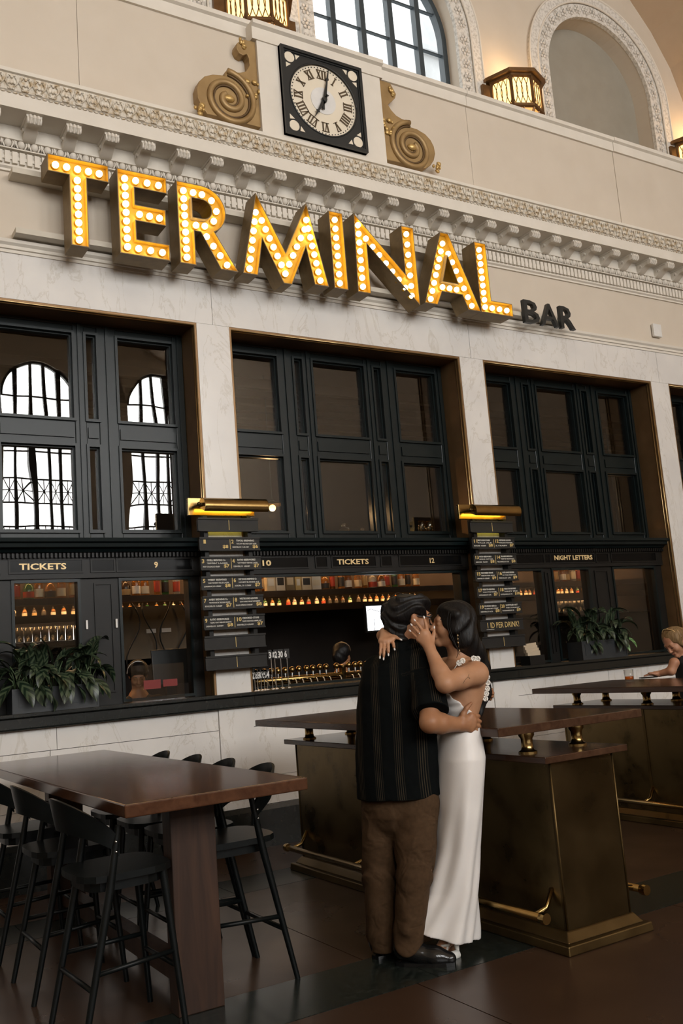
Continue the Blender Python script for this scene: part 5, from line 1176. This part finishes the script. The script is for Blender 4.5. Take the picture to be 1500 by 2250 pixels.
# ------------------------------------------------------------------ the couple (pixels met with upright planes at their distance)
DC = 4.745
def C(u, v, dd=0.0, z=None):
    p = onD(u, v, DC+dd)
    if z is not None: p.z = z
    return p
def rows_px(tab):      # (v, u_left, u_right, depth offset, half depth) -> loft rows
    out = []
    for v, ul, ur, dd, b in tab:
        a, c = C(ul, v, dd), C(ur, v, dd); m = (a+c)/2; out.append((m.z, (m.x, m.y), (c-a).length/2, b))
    return out
man_at = C(880, 2112, 0, 0); man = thing('person', 'man in black striped short sleeve shirt, brown trousers and glasses embracing a woman', 'person', (man_at.x, man_at.y, 0), 'embracing couple')
LATM = GR*math.cos(.30)-G*math.sin(.30)
sk = SDF(); hm = C(903, 1361, .0); fm = GR*.95+G*.22-Vector((0,0,.16)); Lm = head_prims(sk, hm, fm, (0,0,1), 1.0)
sk.chain([C(896,1385,.0), C(884,1428,.0), C(880,1455,0)], [.060,.060,.075], .03)
sk.loft(rows_px([(1450,850,915,.01,.06),(1500,815,930,.01,.09),(1600,805,940,.01,.11),(1730,805,945,.01,.11)]), LATM, .04)
mR = [C(938,1470,-.10), C(944,1588,-.25), C(1008,1592,-.135)]; sk.cone(mR[0]+(mR[1]-mR[0])*.2, mR[1], .050, .047, .03); sk.chain([mR[1], mR[1]+(mR[2]-mR[1])*.35, mR[2]], [.046,.048,.033], .02)
hand_prims(sk, C(1012,1592,-.135), [C(1035,1573,-.115), C(1039,1583,-.112), C(1038,1593,-.112), C(1033,1602,-.115)], [C(1050,1574,-.015), C(1052,1586,-.005), C(1051,1597,-.005), C(1047,1606,-.02)], [C(1017,1570,-.14), C(1024,1557,-.14), C(1035,1545,-.125)], .033, .0105, .016, GR*.012-G*.014)
mL = [C(822,1465,.13), C(915,1545,.33), C(1035,1530,.26)]; sk.cone(mL[0]+(mL[1]-mL[0])*.2, mL[1], .050, .050, .03); sk.cone(mL[1], mL[2], .048, .033, .02)
hand_prims(sk, C(1040,1528,.25), [C(1062,1514,.20), C(1065,1521,.20), C(1065,1528,.20), C(1062,1535,.20)], [C(1080,1516,.10), C(1082,1524,.09), C(1081,1531,.09), C(1077,1537,.11)], [C(1050,1512,.22), C(1060,1503,.19), C(1070,1500,.15)], .032, .0100, .015, GR*.012)
for hp, kn, an in ((C(840,1735,.06), C(832,1925,.05), C(842,2085,.07,.09)), (C(905,1735,-.03), C(920,1915,-.06), C(900,2085,-.05,.09))): sk.chain([hp, kn, an], [.085,.055,.04], .03)
skin_obj('body', sk.mesh(.0042), MT['skin_m'], man, 2)
# shirt
sh_ = SDF(); sh_.loft(rows_px([(1422,868,918,.01,.058),(1432,846,936,.01,.088),(1443,824,950,.01,.108),(1462,801,957,.01,.130),(1500,786,955,.01,.148),(1560,781,956,.01,.155),(1650,779,962,.01,.158),(1752,783,967,.01,.160)]), LATM, .03)
sh_.cone(C(932,1468,-.078), C(946,1566,-.222), .074, .090, .05, True); sh_.cone(C(826,1470,.10), C(893,1535,.28), .070, .080, .06, True); sh_.chain([C(895,1410,.0), C(880,1426,-.005)], [.060,.066], .025)
sh_.chain([C(862,1424,-.030), C(878,1427,-.064), C(898,1424,-.074), C(916,1417,-.060), C(932,1418,-.020)], [.009,.011,.011,.010,.008], .012); hz = C(875,1751).z; sh_.cut((0,0,hz), (0,0,-1)); e = C(958,1567,-.235)-C(935,1470,-.09)
def sh_noise(P):
    z = P[:,2]; f = np.clip((1.35-z)/.5, .2, 1); return .0045*f*wob(P, 17, 1)+.0022*wob(P, 38, 4)
def stripe_at(V):
    c = V3(C(873,1600,.01)); l = V3(LATM); lat = (V-c)@l; a, b = V3(C(932,1468,-.078)), V3(C(946,1566,-.222)); ab = (b-a)/np.linalg.norm(b-a)
    t = (V-a)@ab; rad = V-a-t[:,None]*ab; dist = np.linalg.norm(rad, axis=1); g = V3(G); s_ = np.cross(ab, g); s_ /= np.linalg.norm(s_); n_ = np.cross(s_, ab)
    ang = np.arctan2(rad@s_, -(rad@n_)) ; sl = (dist < .120) & (t > .05) & (rad@s_*0+((V-V3(C(915,1500,-.12)))@V3(GR)) > -.012+0*t); out = np.where(sl, ang*.078+.012, lat*1.0+.004*np.sin(V[:,2]*9)); edge = (sl & (np.abs((V-V3(C(915,1500,-.12)))@V3(GR)+.012) < .006)) | ((np.abs(t-.05) < .006) & (dist < .12)) | (sl & (t > np.linalg.norm(b-a)-.006)) | (V[:,2] < hz+.004); out = np.where(edge, 0, out); return out
shirt = skin_obj('shirt', sh_.mesh(.0055, sh_noise), MT['shirt'], man, 2, {'stripe': stripe_at})
# trousers
tr = SDF(); tr.loft(rows_px([(1700,800,955,.01,.12),(1790,795,964,.01,.125),(1815,812,948,.01,.10),(1850,850,905,.01,.04)]), LATM, .05)
lk = [C(836,1760,.05), C(833,1925,.05), C(838,2050,.065), C(843,2092,.07)]; rk = [C(917,1760,-.03), C(913,1850,-.05), C(909,1925,-.065), C(899,2040,-.055), C(898,2098,-.05)]
tr.chain(lk, [.098,.080,.070,.058], .015); tr.chain(rk, [.108,.100,.084,.074,.060], .015); tr.cut((0,0,.035), (0,0,-1))
def tr_noise(P):
    z = P[:,2]; k = np.exp(-((z-.42)/.10)**2)+np.exp(-((z-.08)/.08)**2)*1.4+.35; return .0062*k*np.sin(z*46+9*np.sin(P[:,0]*13+P[:,1]*11)+2.5*np.sin(z*17))*(.5+.5*np.sin(P[:,0]*27+P[:,1]*23+z*8))+.003*wob(P, 24, 2)
trs = skin_obj('trousers', tr.mesh(.0055, tr_noise), MT['trouser'], man, 2)
def shoe(heel, toe, mat, parent, w=.042):
    h_, t_ = V3(heel), V3(toe); d = t_-h_; d[2] = 0; L = np.linalg.norm(d); d /= L; s = SDF(); Q = lambda f, z: h_*[1,1,0]+d*L*f+np.array([0,0,z])
    s.chain([Q(.05,.055), Q(.38,.052), Q(.72,.036), Q(1,.028)], [w*.85,w,w*1.02,w*.72], .03); s.cone(Q(.02,.09), Q(.2,.095), w*.85, w*.9, .03); s.cut((0,0,.002), (0,0,-1)); s.cut((0,0,.115), (0,0,1))
    o = skin_obj('shoe', s.mesh(.005), mat, parent, 1); q = MB(); r_ = np.array([-d[1], d[0], 0])
    pl = [Q(f, 0)+r_*(sg*w*ww) for sg, seq in ((1, ((-.08,.55),(.1,.95),(.4,.98),(.72,1.12),(.95,.95),(1.1,.4))), (-1, ((1.1,.4),(.95,.95),(.72,1.12),(.4,.98),(.1,.95),(-.08,.55)))) for f, ww in seq]
    obj('sole', q.prismz([(p[0], p[1]) for p in pl], .001, .018), mat, o); return o
shoe(C(880,2110,-.05,0), C(990,2126,-.11,0), MT['leather'], man); shoe(C(828,2100,.06,0), C(880,2098,.18,0), MT['leather'], man)
def spline(pts, rads, m=5):
    P = [Vector(p) for p in pts]; R_ = rads if isinstance(rads, (list, tuple)) else [rads]*len(P); o, ro = [], []
    for i in range(len(P)-1):
        a, b, c, d = P[max(i-1, 0)], P[i], P[i+1], P[min(i+2, len(P)-1)]
        for j in range(m):
            t = j/m; o.append(((b*2)+(c-a)*t+(a*2-b*5+c*4-d)*t*t+(b*3-a-c*3+d)*t**3)*.5); ro.append(R_[i]+(R_[i+1]-R_[i])*t)
    return o+[P[-1]], ro+[R_[-1]]
def strand(pts, rads, n=6): q, r = spline(pts, rads); return MB().tube(q, r, n)
def on_head(L_, pts, r, n=6): return strand([Vector(L_(*p)) for p in pts], r, n)
# hair: thick waves with a loose bun at the nape
hr = SDF(); hr.ell(C(890,1346,.0), (.112,.094,.092), (GR, G, Vector((0,0,1))), .03); hr.ell(C(866,1352,.0), (.062,.075,.075), (GR, G, Vector((0,0,1))), .03); hr.ell(C(869,1384,.0), (.050,.066,.055), (GR, G, Vector((0,0,1))), .03); hr.ell(C(918,1326,.0), (.062,.078,.042), (GR, G, Vector((0,0,1))), .03)
hr.cone(C(905,1352,-.07), C(908,1366,-.074), .022, .014, .02); hr.ell(C(880,1402,.0), (.054,.070,.048), (GR, G, Vector((0,0,1))), .02)
hr.sub(V3(Lm(.0,.15,-.035)), .083); hr.sub(V3(Lm(.088,.004,-.012)), .036)
hair_m = skin_obj('hair', hr.mesh(.005, lambda P: .006*np.sin(P[:,2]*120+26*P[:,0]+4*np.sin(P[:,1]*40))+.006*wob(P, 40, 3)), MT['hair_b'], man, 1)
for a in (((846,1335),(838,1352),(846,1366),(838,1378)), ((850,1312),(843,1322),(846,1340),(842,1350)), ((885,1306),(872,1303),(858,1312),(850,1325))): obj('curl', strand([C(u, v, -.02) for u, v in a], [.0020,.0016,.0012,.0005]), MT['hair_b'], hair_m, smooth=True)
# beard shadow, brow, glasses
obj('eyebrow', on_head(Lm, [(.052,.072,.030),(.034,.090,.036),(.016,.095,.033)], [.003,.0045,.003]), MT['hair_b'], man, smooth=True); obj('eyebrow', on_head(Lm, [(-.052,.072,.030),(-.034,.090,.036),(-.016,.095,.033)], [.003,.0045,.003]), MT['hair_b'], man, smooth=True)
gl = obj('glasses', on_head(Lm, [(.081,-.02,.012),(.076,.03,.014),(.066,.085,.016)], .0032), MT['leather'], man, smooth=True); obj('temple_arm', on_head(Lm, [(-.081,-.02,.012),(-.076,.03,.014),(-.066,.085,.016)], .0032), MT['leather'], gl, smooth=True)
for q in (-1, 1):
    ri = [(q*(.036+.030*math.cos(a)), .098-.012*abs(math.cos(a)) if math.cos(a) < 0 else .098-.022*math.cos(a), .004+.024*math.sin(a)) for a in [2*PI*k/20 for k in range(21)]]
    obj('lens_rim', on_head(Lm, ri, .0032), MT['leather'], gl, smooth=True); obj('lens', MB().add([Vector(Lm(*p)) for p in ri[:-1]], [tuple(range(20))]), MT['clear'], gl)
obj('bridge', on_head(Lm, [(-.007,.100,.010),(0,.103,.013),(.007,.100,.010)], .003), MT['leather'], gl, smooth=True)

# ---- woman
wo_at = C(1000, 2095, .02, 0); wom = thing('person', 'dark haired woman in long ivory satin dress kissing the man', 'person', (wo_at.x, wo_at.y, 0), 'embracing couple')
LATW = -G*math.cos(.22)+GR*math.sin(.22)          # across her shoulders, towards the near one
ws = SDF(); hw = C(993, 1374, .02); fw_ = -GR*.96-G*.10+Vector((0,0,.10)); Lw = head_prims(ws, hw, fw_, Vector((0,0,1))+GR*.10, .94)
ws.chain([C(1001,1398,.03), C(1006,1430,.03), C(1010,1452,.03)], [.050,.047,.060], .03)
def rows_side(tab):     # her silhouette seen from the side: depth runs across the picture
    out = []
    for v, ul, ur, dd, w_ in tab:
        a, c = C(ul, v, dd), C(ur, v, dd); m = (a+c)/2; out.append((m.z, (m.x, m.y), w_, (c-a).length/2))
    return out
TOR = [(1448,985,1045,.03,.090),(1462,976,1058,.03,.135),(1500,962,1066,.03,.150),(1535,964,1060,.03,.140),(1575,974,1047,.03,.125),(1620,966,1052,.03,.155),(1665,960,1058,.03,.175),(1720,962,1055,.03,.17)]
ws.loft(rows_side(TOR), LATW, .03)
wL = [C(1046,1480,-.105), C(978,1502,-.275), C(945,1428,-.165)]; ws.ell(wL[0], (.060,.055,.058), None, .03); ws.chain([wL[0], wL[0]+(wL[1]-wL[0])*.55, wL[1]], [.056,.050,.043], .02); ws.chain([wL[1], wL[1]+(wL[2]-wL[1])*.35, wL[2]], [.043,.040,.0265], .02)
hb = [C(939,1391,-.128), C(931,1390,-.132), C(925,1397,-.130), C(920,1405,-.125)]; ht = [C(931.5,1358,-.112), C(911.5,1364,-.108), C(904.5,1374,-.104), C(901.5,1387,-.100)]; th = [C(950,1407,-.135), C(953,1393,-.128), C(953.5,1380,-.118)]
hand_prims(ws, C(944,1424,-.158), hb, ht, th, .025, .0080, .0125, -G*.006)
wR = [C(985,1468,.17), C(875,1462,.30), C(838,1396,.075)]; ws.ell(wR[0], (.055,.055,.055), None, .03); ws.chain([wR[0], wR[1]], [.050,.042], .02); ws.chain([wR[1], wR[2]], [.040,.027], .02)
gb = [C(861,1405,-.070), C(852,1409,-.082), C(844,1410,-.082), C(836.5,1409,-.075)]; gt = [C(866,1425,-.100), C(853,1437,-.118), C(842.5,1446,-.122), C(834.5,1443,-.115)]; gth = [C(862,1394,-.045), C(870,1401,-.070), C(879,1405,-.085)]
hand_prims(ws, C(844,1390,.02), gb, gt, gth, .025, .0080, .0125, -G*.012)
ft = C(978,2104,-.02,0)
for an, ball, toe in ((C(983,2062,.0,.115), C(962,2108,-.05,.028), C(950,2112,-.06,.018)), (C(1010,2062,.10,.115), C(990,2090,.09,.028), C(978,2092,.09,.018))):
    ws.chain([C(1000,1850,.03), an], [.05,.034], .02); ws.cone(an, an-Vector((0,0,.035))+GR*.012, .032, .026, .02); ws.chain([an-Vector((0,0,.03)), ball, toe], [.030,.030,.018], .015)
body_w = skin_obj('body', ws.mesh(.0040), MT['skin_w'], wom, 2)
for t_, b_ in list(zip(ht, hb))+[(th[2], th[1])]+list(zip(gt, gb))+[(gth[2], gth[1])]:
    d_ = (t_-b_).normalized(); m = MB().ball((0,0,0), (.0043,.0092,.0032), 10, 6); x_ = d_.cross(G).normalized(); y_ = d_; z_ = x_.cross(y_)
    c_ = t_+d_*.0035-G*.0045; m.v = [tuple(c_+x_*p[0]+y_*p[1]+z_*p[2]) for p in m.v]; obj('nail', m, MT['nail'], body_w, smooth=True)
p_ = hb[2]+(ht[2]-hb[2])*.22; d_ = (ht[2]-hb[2]).normalized(); x_ = d_.cross(G).normalized(); y_ = d_.cross(x_)
rg = obj('ring', MB().tube([p_+(x_*math.cos(a)+y_*math.sin(a))*.0098 for a in [2*PI*k/16 for k in range(17)]], .0016, 6), MT['silver'], wom, smooth=True); obj('stone', MB().ball(p_-G*.0125, .0042, 8, 6), MT['silver'], rg)
# dress
DRS = [(1498,958,1069,.03,.158),(1535,959,1064,.03,.148),(1575,970,1050,.03,.133),(1620,962,1055,.03,.163),(1665,956,1062,.03,.183),(1720,957,1058,.03,.182),(1790,957,1053,.03,.175),(1860,952,1049,.035,.165),(1950,930,1048,.045,.165),(2010,898,1048,.055,.170),(2060,872,1048,.06,.180),(2090,865,1048,.06,.180)]
def fold(a, z): f = np.clip((.95-z)/.85, 0, 1); return f*(.075*np.sin(a*5+z*3.5)+.05*np.sin(a*9-z*6+1))
dr = SDF(); dr.loft(rows_side(DRS), LATW, .02, fold)
a_, b_ = V3(C(958,1506,.03)), V3(C(1062,1588,.03)); t_ = b_-a_; n_ = np.cross(t_, V3(G)); n_ = n_*np.sign(n_[2]); dr.cut(a_, n_)
a_, b_ = V3(C(880,2028,.03)), V3(C(1046,2068,.03)); t_ = b_-a_; n_ = np.cross(t_, V3(G)); n_ = -n_*np.sign(n_[2]); dr.cut(a_, n_)
skin_noise = lambda P: .0028*wob(P, 15, 6)+.0035*np.exp(-((P[:,2]-1.2)/.07)**2)*np.sin(P[:,2]*150+10*P[:,0]+8*P[:,1])
dress = skin_obj('dress', dr.mesh(.0050, skin_noise), MT['satin'], wom, 3)
rnd = random.Random(8)
def flower(c, r):
    m = MB().ball(c, r*.35, 7, 5)
    for k in range(9): a = 2*PI*k/9; m.ball(Vector(c)+(GR*math.cos(a)+Vector((0,0,1))*math.sin(a))*r*.7-G*rnd.uniform(0,.004), (r*.42,r*.3,r*.42), 6, 4)
    return m
for u, v, dd in ((1008,1457,-.11), (1016,1452,-.115), (1040,1447,-.10), (1049,1448,-.09), (1070,1488,-.01), (1071,1500,.0), (1070,1513,.0), (1068,1524,.0), (1066,1535,.0)): obj('flower', flower(C(u, v, dd), .014), MT['lace'], dress, smooth=True)
obj('strap', MB().tube([C(992,1478,-.115), C(1004,1460,-.122), C(1016,1452,-.12)], .002, 6), MT['lace'], dress, smooth=True); obj('strap', MB().tube([C(1068,1480,-.03), C(1071,1505,0), C(1066,1540,.01)], .002, 6), MT['lace'], dress, smooth=True)
# sandals
for pts in ([(993,2062,-.045),(984,2078,-.05),(978,2096,-.05)], [(966,2079,-.045),(976,2078,-.055),(988,2076,-.055)], [(940,2092,-.08),(950,2090,-.08),(960,2094,-.08)]): obj('sandal_strap', MB().tube([C(*p) for p in pts], .006, 6), MT['lace'], wom, smooth=True)
m = MB(); q = [C(1006,2098,.0,0), C(990,2106,-.03,0), C(965,2114,-.06,0), C(945,2116,-.07,0)]; m.tube([p+Vector((0,0,.012)) for p in q], [.02,.022,.03,.02], 8); obj('sandal_sole', m, MT['lace'], wom, smooth=True); obj('heel', MB().tube([C(1002,2082,.01,.075), C(1006,2098,.01,.001)], [.016,.007], 8), MT['lace'], wom, smooth=True)
# hair
wh = SDF(); A3 = (GR, G, Vector((0,0,1)))
wh.ell(C(1003,1358,.025), (.096,.092,.088), A3, .03); wh.ell(C(984,1341,.02), (.052,.072,.036), A3, .03); wh.chain([C(1006,1370,.0), C(1020,1405,.0), C(1040,1432,.05), C(1054,1470,.09), C(1060,1520,.09), C(1053,1568,.06)], [.084,.066,.055,.046,.036,.014], .03)
wh.chain([C(1004,1352,-.055), C(1001,1382,-.062), C(1003,1405,-.045)], [.028,.022,.010], .02)
wh.sub(V3(Lw(0,.150,-.025)), .104); 
hair_w = skin_obj('hair', wh.mesh(.005, lambda P: .0045*np.sin(P[:,0]*95+P[:,1]*80+5*np.sin(P[:,2]*14))+.003*wob(P, 30, 2)), MT['hair_b'], wom, 1)
for pts in ([(986,1344),(982,1370),(990,1398),(1000,1418)], [(990,1348),(988,1378),(996,1405),(1006,1432),(1002,1446)], [(1012,1380),(1010,1400),(1008,1420),(1009,1440)]): obj('loose_strand', strand([C(u, v, -.078) for u, v in pts], [.003]+[.0022]*(len(pts)-2)+[.0006]), MT['hair_b'], hair_w, smooth=True)
er = obj('earring', MB().tube([C(1005,1392,-.072), C(1006.5,1415,-.072), C(1009,1437,-.07)], .0008, 5), MT['pearl'], wom)
for k, (u, v) in enumerate(((1005,1396),(1005.5,1404),(1006.3,1412),(1007.4,1420),(1008.5,1429),(1009,1437))): obj('bead', MB().ball(C(u, v, -.073), .0042 if k % 2 else .0055, 8, 6), MT['pearl'], er, smooth=True)
for L_, p in ((Lw, wom),):
    for q in (-1, 1): obj('eyebrow', on_head(L_, [(q*.050,.070,.028),(q*.034,.086,.033),(q*.014,.090,.030)], [.0018,.003,.002]), MT['hair_b'], p, smooth=True); obj('eyelash', on_head(L_, [(q*.043,.079,.0),(q*.031,.087,-.003),(q*.020,.086,-.001)], [.001,.002,.001]), MT['hair_b'], p, smooth=True)
    obj('lips', on_head(L_, [(-.018,.088,-.0555),(0,.0935,-.055),(.018,.088,-.0555)], [.003,.006,.003]).tube([Vector(L_(-.015,.086,-.063)), Vector(L_(0,.0925,-.0635)), Vector(L_(.015,.086,-.063))], [.003,.006,.003], 6), MT['lips'], p, smooth=True)
# fine line tattoo on her upper arm, laid on the skin
from mathutils.bvhtree import BVHTree
bm = bmesh.new(); bm.from_mesh(body_w.data); bvh = BVHTree.FromBMesh(bm); off = WL[body_w.name]
def drop(u, v):
    d = ray(u, v).normalized(); h = bvh.ray_cast(CAM-off, d)[0]; return None if h is None else h+off-d*.0005
for pts in ([(1030,1481),(1028,1487),(1024,1491),(1020,1496),(1017,1502)], [(1028,1488),(1032,1491),(1031,1489)]):
    q = [p for p in (drop(*t) for t in pts) if p is not None]
    if len(q) > 2: obj('tattoo', MB().tube(q, .0011, 5), MT['numeral'] if 'numeral' in MT else MT['leather'], body_w)
bm.free()

# ------------------------------------------------------------------ other people
def standing(label, hc, fwd, skin, cloth, hairm, z0=0.0, hcut=.09, lean=0.0):
    hc = Vector(hc); f = Vector(fwd); fh = Vector((f.x, f.y, 0)).normalized(); r = Vector((fh.y, -fh.x, 0)); b = hc-fh*.03
    at = Vector((b.x, b.y, z0)); t = thing('person', label, 'person', at); D = lambda x, y, z: Vector((b.x, b.y, z))+r*x+fh*y
    zs = hc.z-.215; zh = hc.z-.80; k = SDF(); L = head_prims(k, hc, f, (0,0,1), .98); k.chain([hc-Vector((0,0,.06))-fh*.02, D(0,-.01,zs+.04)], [.052,.058], .03)
    for s in (-1, 1): k.chain([D(s*.17,0,zs-.03), D(s*.23,-.01,zs-.28), D(s*.15,.06,zs-.50)], [.048,.040,.028], .02); w_ = D(s*.145,.065,zs-.51); hand_prims(k, w_, [w_+fh*.075+r*(s*.02*(j-1.5)) for j in range(4)], [w_+fh*.14+r*(s*.02*(j-1.5))-Vector((0,0,.03)) for j in range(4)], [w_+fh*.03-r*s*.03, w_+fh*.06-r*s*.045, w_+fh*.085-r*s*.045], .026, .0095, .013)
    k.chain([D(0,0,zs), D(0,0,zh)], [.10,.11], .03)
    skin_obj('body', k.mesh(.0075), skin, t, 1)
    c = SDF(); c.loft([(zs+.05,(b.x,b.y),.075,.07),(zs,(b.x,b.y),.17,.095),(zs-.12,(b.x,b.y),.185,.125),(zs-.35,(b.x,b.y),.165,.125),(zh,(b.x,b.y),.18,.125)], r, .04)
    for s in (-1, 1): c.cone(D(s*.17,0,zs-.03), D(s*.225,.015,zs-.24), .062, .06, .04, True); c.chain([D(s*.085,0,zh+.02), D(s*.095,.01,z0+(zh-z0)*.5), D(s*.10,-.01,z0+.08)], [.092,.068,.055], .03); c.cone(D(s*.10,-.02,z0+.045), D(s*.11,.14,z0+.035), .045, .035, .03)
    c.cut((0,0,z0+.002), (0,0,-1)); skin_obj('clothes', c.mesh(.010), cloth, t, 1)
    h = SDF(); h.ell(L(0,-.020,.048), (.094,.104,.094), None, .02); h.ell(L(0,-.06,-.02), (.085,.06,.085), None, .03); h.sub(V3(L(0,.150,-.035)), .100); skin_obj('hair', h.mesh(.008, lambda P: .004*wob(P, 60, 3)), hairm, t, 1)
    for q in (-1, 1): obj('eye', MB().ball(L(q*.031,.084,.006), .007, 8, 6), MT['leather'], t, smooth=True); obj('eyebrow', on_head(L, [(q*.046,.076,.03),(q*.03,.092,.034),(q*.014,.095,.031)], .0028), hairm, t, smooth=True)
    return t, L
bt, Lb = standing('bartender with a pale headband looking down behind the acrylic shield', onY(303, 1484, 1.18), (-.25,-.85,-.5), MT['skin_m'], MT['black_top'], MT['hair_b'])
obj('headband', on_head(Lb, [(-.097,-.01,.02),(-.074,.0,.105),(0,.0,.147),(.074,.0,.105),(.097,-.01,.02)], .005), MT['white'], bt, smooth=True)
standing('dark haired bartender in the shadow behind the beer taps', onY(752, 1440, 1.35), (.85,.5,-.15), MT['skin_m'], MT['black_top'], MT['hair_b'])
# blonde woman leaning on the far standing bar
DS = 8.55
def S(u, v, dd=0.0, z=None):
    p = onD(u, v, DS+dd)
    if z is not None: p.z = z
    return p
sa = S(1525, 1600, .05, 0); se = thing('person', 'blonde woman in a sleeveless black top looking down at her phone', 'person', (sa.x, sa.y, 0))
k = SDF(); hs = S(1481, 1411, .0); fs = -GR*.72-G*.42-Vector((0,0,.62)); Ls = head_prims(k, hs, fs, Vector((0,0,1))-GR*.25, 1.0)
k.chain([S(1490,1418,.03), S(1500,1445,.06)], [.052,.058], .03); bz = S(1512, 1470, .07)
tor = [(S(1500,1440,.06).z, S(1503,1440,.07), .10, .06), (S(1500,1456,.06).z, S(1507,1456,.07), .165, .09), (S(1500,1490,.06).z, S(1514,1490,.07), .155, .105), (S(1500,1530,.06).z, S(1520,1530,.07), .14, .11), (S(1500,1600,.06).z, S(1528,1600,.07), .16, .12), (.72, S(1530,1640,.07), .18, .15)]
latS = GR*.35+G*.94
k.loft([(z, (p.x, p.y), a, b) for z, p, a, b in tor], latS, .03)
tz = 1.0635+.03
n1 = [S(1481,1456,-.10), S(1476,1489,-.10,tz+.02), S(1448,1489,-.02,tz)]; k.chain(n1, [.046,.038,.026], .02)
n2 = [S(1520,1456,.24), S(1520,1489,.12,tz+.02), S(1462,1489,.10,tz)]; k.chain(n2, [.046,.038,.026], .02)
for w_, sg in ((n1[2], 1), (n2[2], -1)):
    d_ = -GR*.9+G*.2*sg; d_.z = 0; d_.normalize(); q_ = Vector((-d_.y, d_.x, 0)); up_ = Vector((0,0,1))
    hand_prims(k, w_, [w_+d_*.075+q_*(.018*(j-1.5))+up_*.004 for j in range(4)], [w_+d_*.13+q_*(.016*(j-1.5))-up_*.012 for j in range(4)], [w_+d_*.03+q_*.03*sg, w_+d_*.06+q_*.04*sg+up_*.01, w_+d_*.09+q_*.035*sg+up_*.015], .025, .0085, .012)
for s_ in (-1, 1): h_ = S(1530,1640,.07)+Vector(latS)*.09*s_; h_.z = .74; kn = h_-GR*.36; kn.z = .72; an = kn+GR*.06; an.z = .28; k.chain([h_, kn, an], [.085,.058,.042], .03); k.cone(an-Vector((0,0,.03)), an-GR*.13-Vector((0,0,.05)), .034, .024, .02)
skin_obj('body', k.mesh(.0062), MT['skin_s'], se, 1)
c = SDF(); c.loft([(z, (p.x, p.y), a+.012, b+.012) for z, p, a, b in tor], latS, .03); c.cut(S(1490,1441,.0), Vector((0,0,1))-GR*.25); skin_obj('top', c.mesh(.008), MT['black_top'], se, 1)
c = SDF()
for s_ in (-1, 1): h_ = S(1530,1640,.07)+Vector(latS)*.09*s_; h_.z = .74; kn = h_-GR*.36; kn.z = .72; an = kn+GR*.06; an.z = .32; c.chain([h_, kn, an], [.10,.07,.055], .03)
skin_obj('jeans', c.mesh(.010), MT['planter'], se, 1)
h = SDF(); aS = None; h.ell(Ls(0,-.022,.046), (.088,.10,.088), None, .02); h.ell(Ls(0,-.085,.03), (.06,.06,.06), None, .03); h.chain([Ls(0,-.10,.03), Ls(.02,-.15,-.01), Ls(.04,-.16,-.09), Ls(.05,-.14,-.18)], [.045,.042,.035,.012], .03); h.cone(Ls(.062,.02,.03), Ls(.070,.0,-.06), .024, .016, .02); h.cone(Ls(-.062,.02,.03), Ls(-.070,.0,-.06), .024, .016, .02); h.sub(V3(Ls(0,.150,-.045)), .108); hs_ = skin_obj('hair', h.mesh(.006, lambda P: .003*np.sin(P[:,0]*150+P[:,1]*90)+.003*wob(P, 50, 3)), MT['hair_bl'], se, 1)
obj('headband', on_head(Ls, [(-.092,-.02,.02),(-.070,-.015,.105),(0,-.01,.146),(.070,-.015,.105),(.092,-.02,.02)], .007), MT['pearl'], se, smooth=True)
for q in (-1, 1): obj('eyebrow', on_head(Ls, [(q*.048,.074,.03),(q*.032,.092,.034),(q*.014,.096,.031)], .0026), MT['hair_bl'], se, smooth=True); obj('eyelash', on_head(Ls, [(q*.044,.083,.002),(q*.031,.092,-.002),(q*.019,.090,.0)], .0018), MT['hair_b'], se, smooth=True)
obj('lips', on_head(Ls, [(-.018,.094,-.0585),(0,.1,-.058),(.018,.094,-.0585)], [.003,.007,.003]), MT['lips'], se, smooth=True)
pp = S(1424,1490,-.02,1.0635); ph = tag(obj('phone', MB().obox((0,0,0), (.075,0,0), (0,.036,0), (0,0,.005)), MT['leather'], None, (0,0,0), bevel=.003), 'black phone lying at the hand of the blonde woman', 'phone'); ph.location = (pp.x, pp.y, 1.0690); ph.rotation_euler = (0,0,-.5)
st_ = S(1530,1640,.07); stool(st_.x+.02, st_.y, math.atan2(-(-GR).y, -(-GR).x), 'black bar stool under the blonde woman', 'seat of the blonde woman')
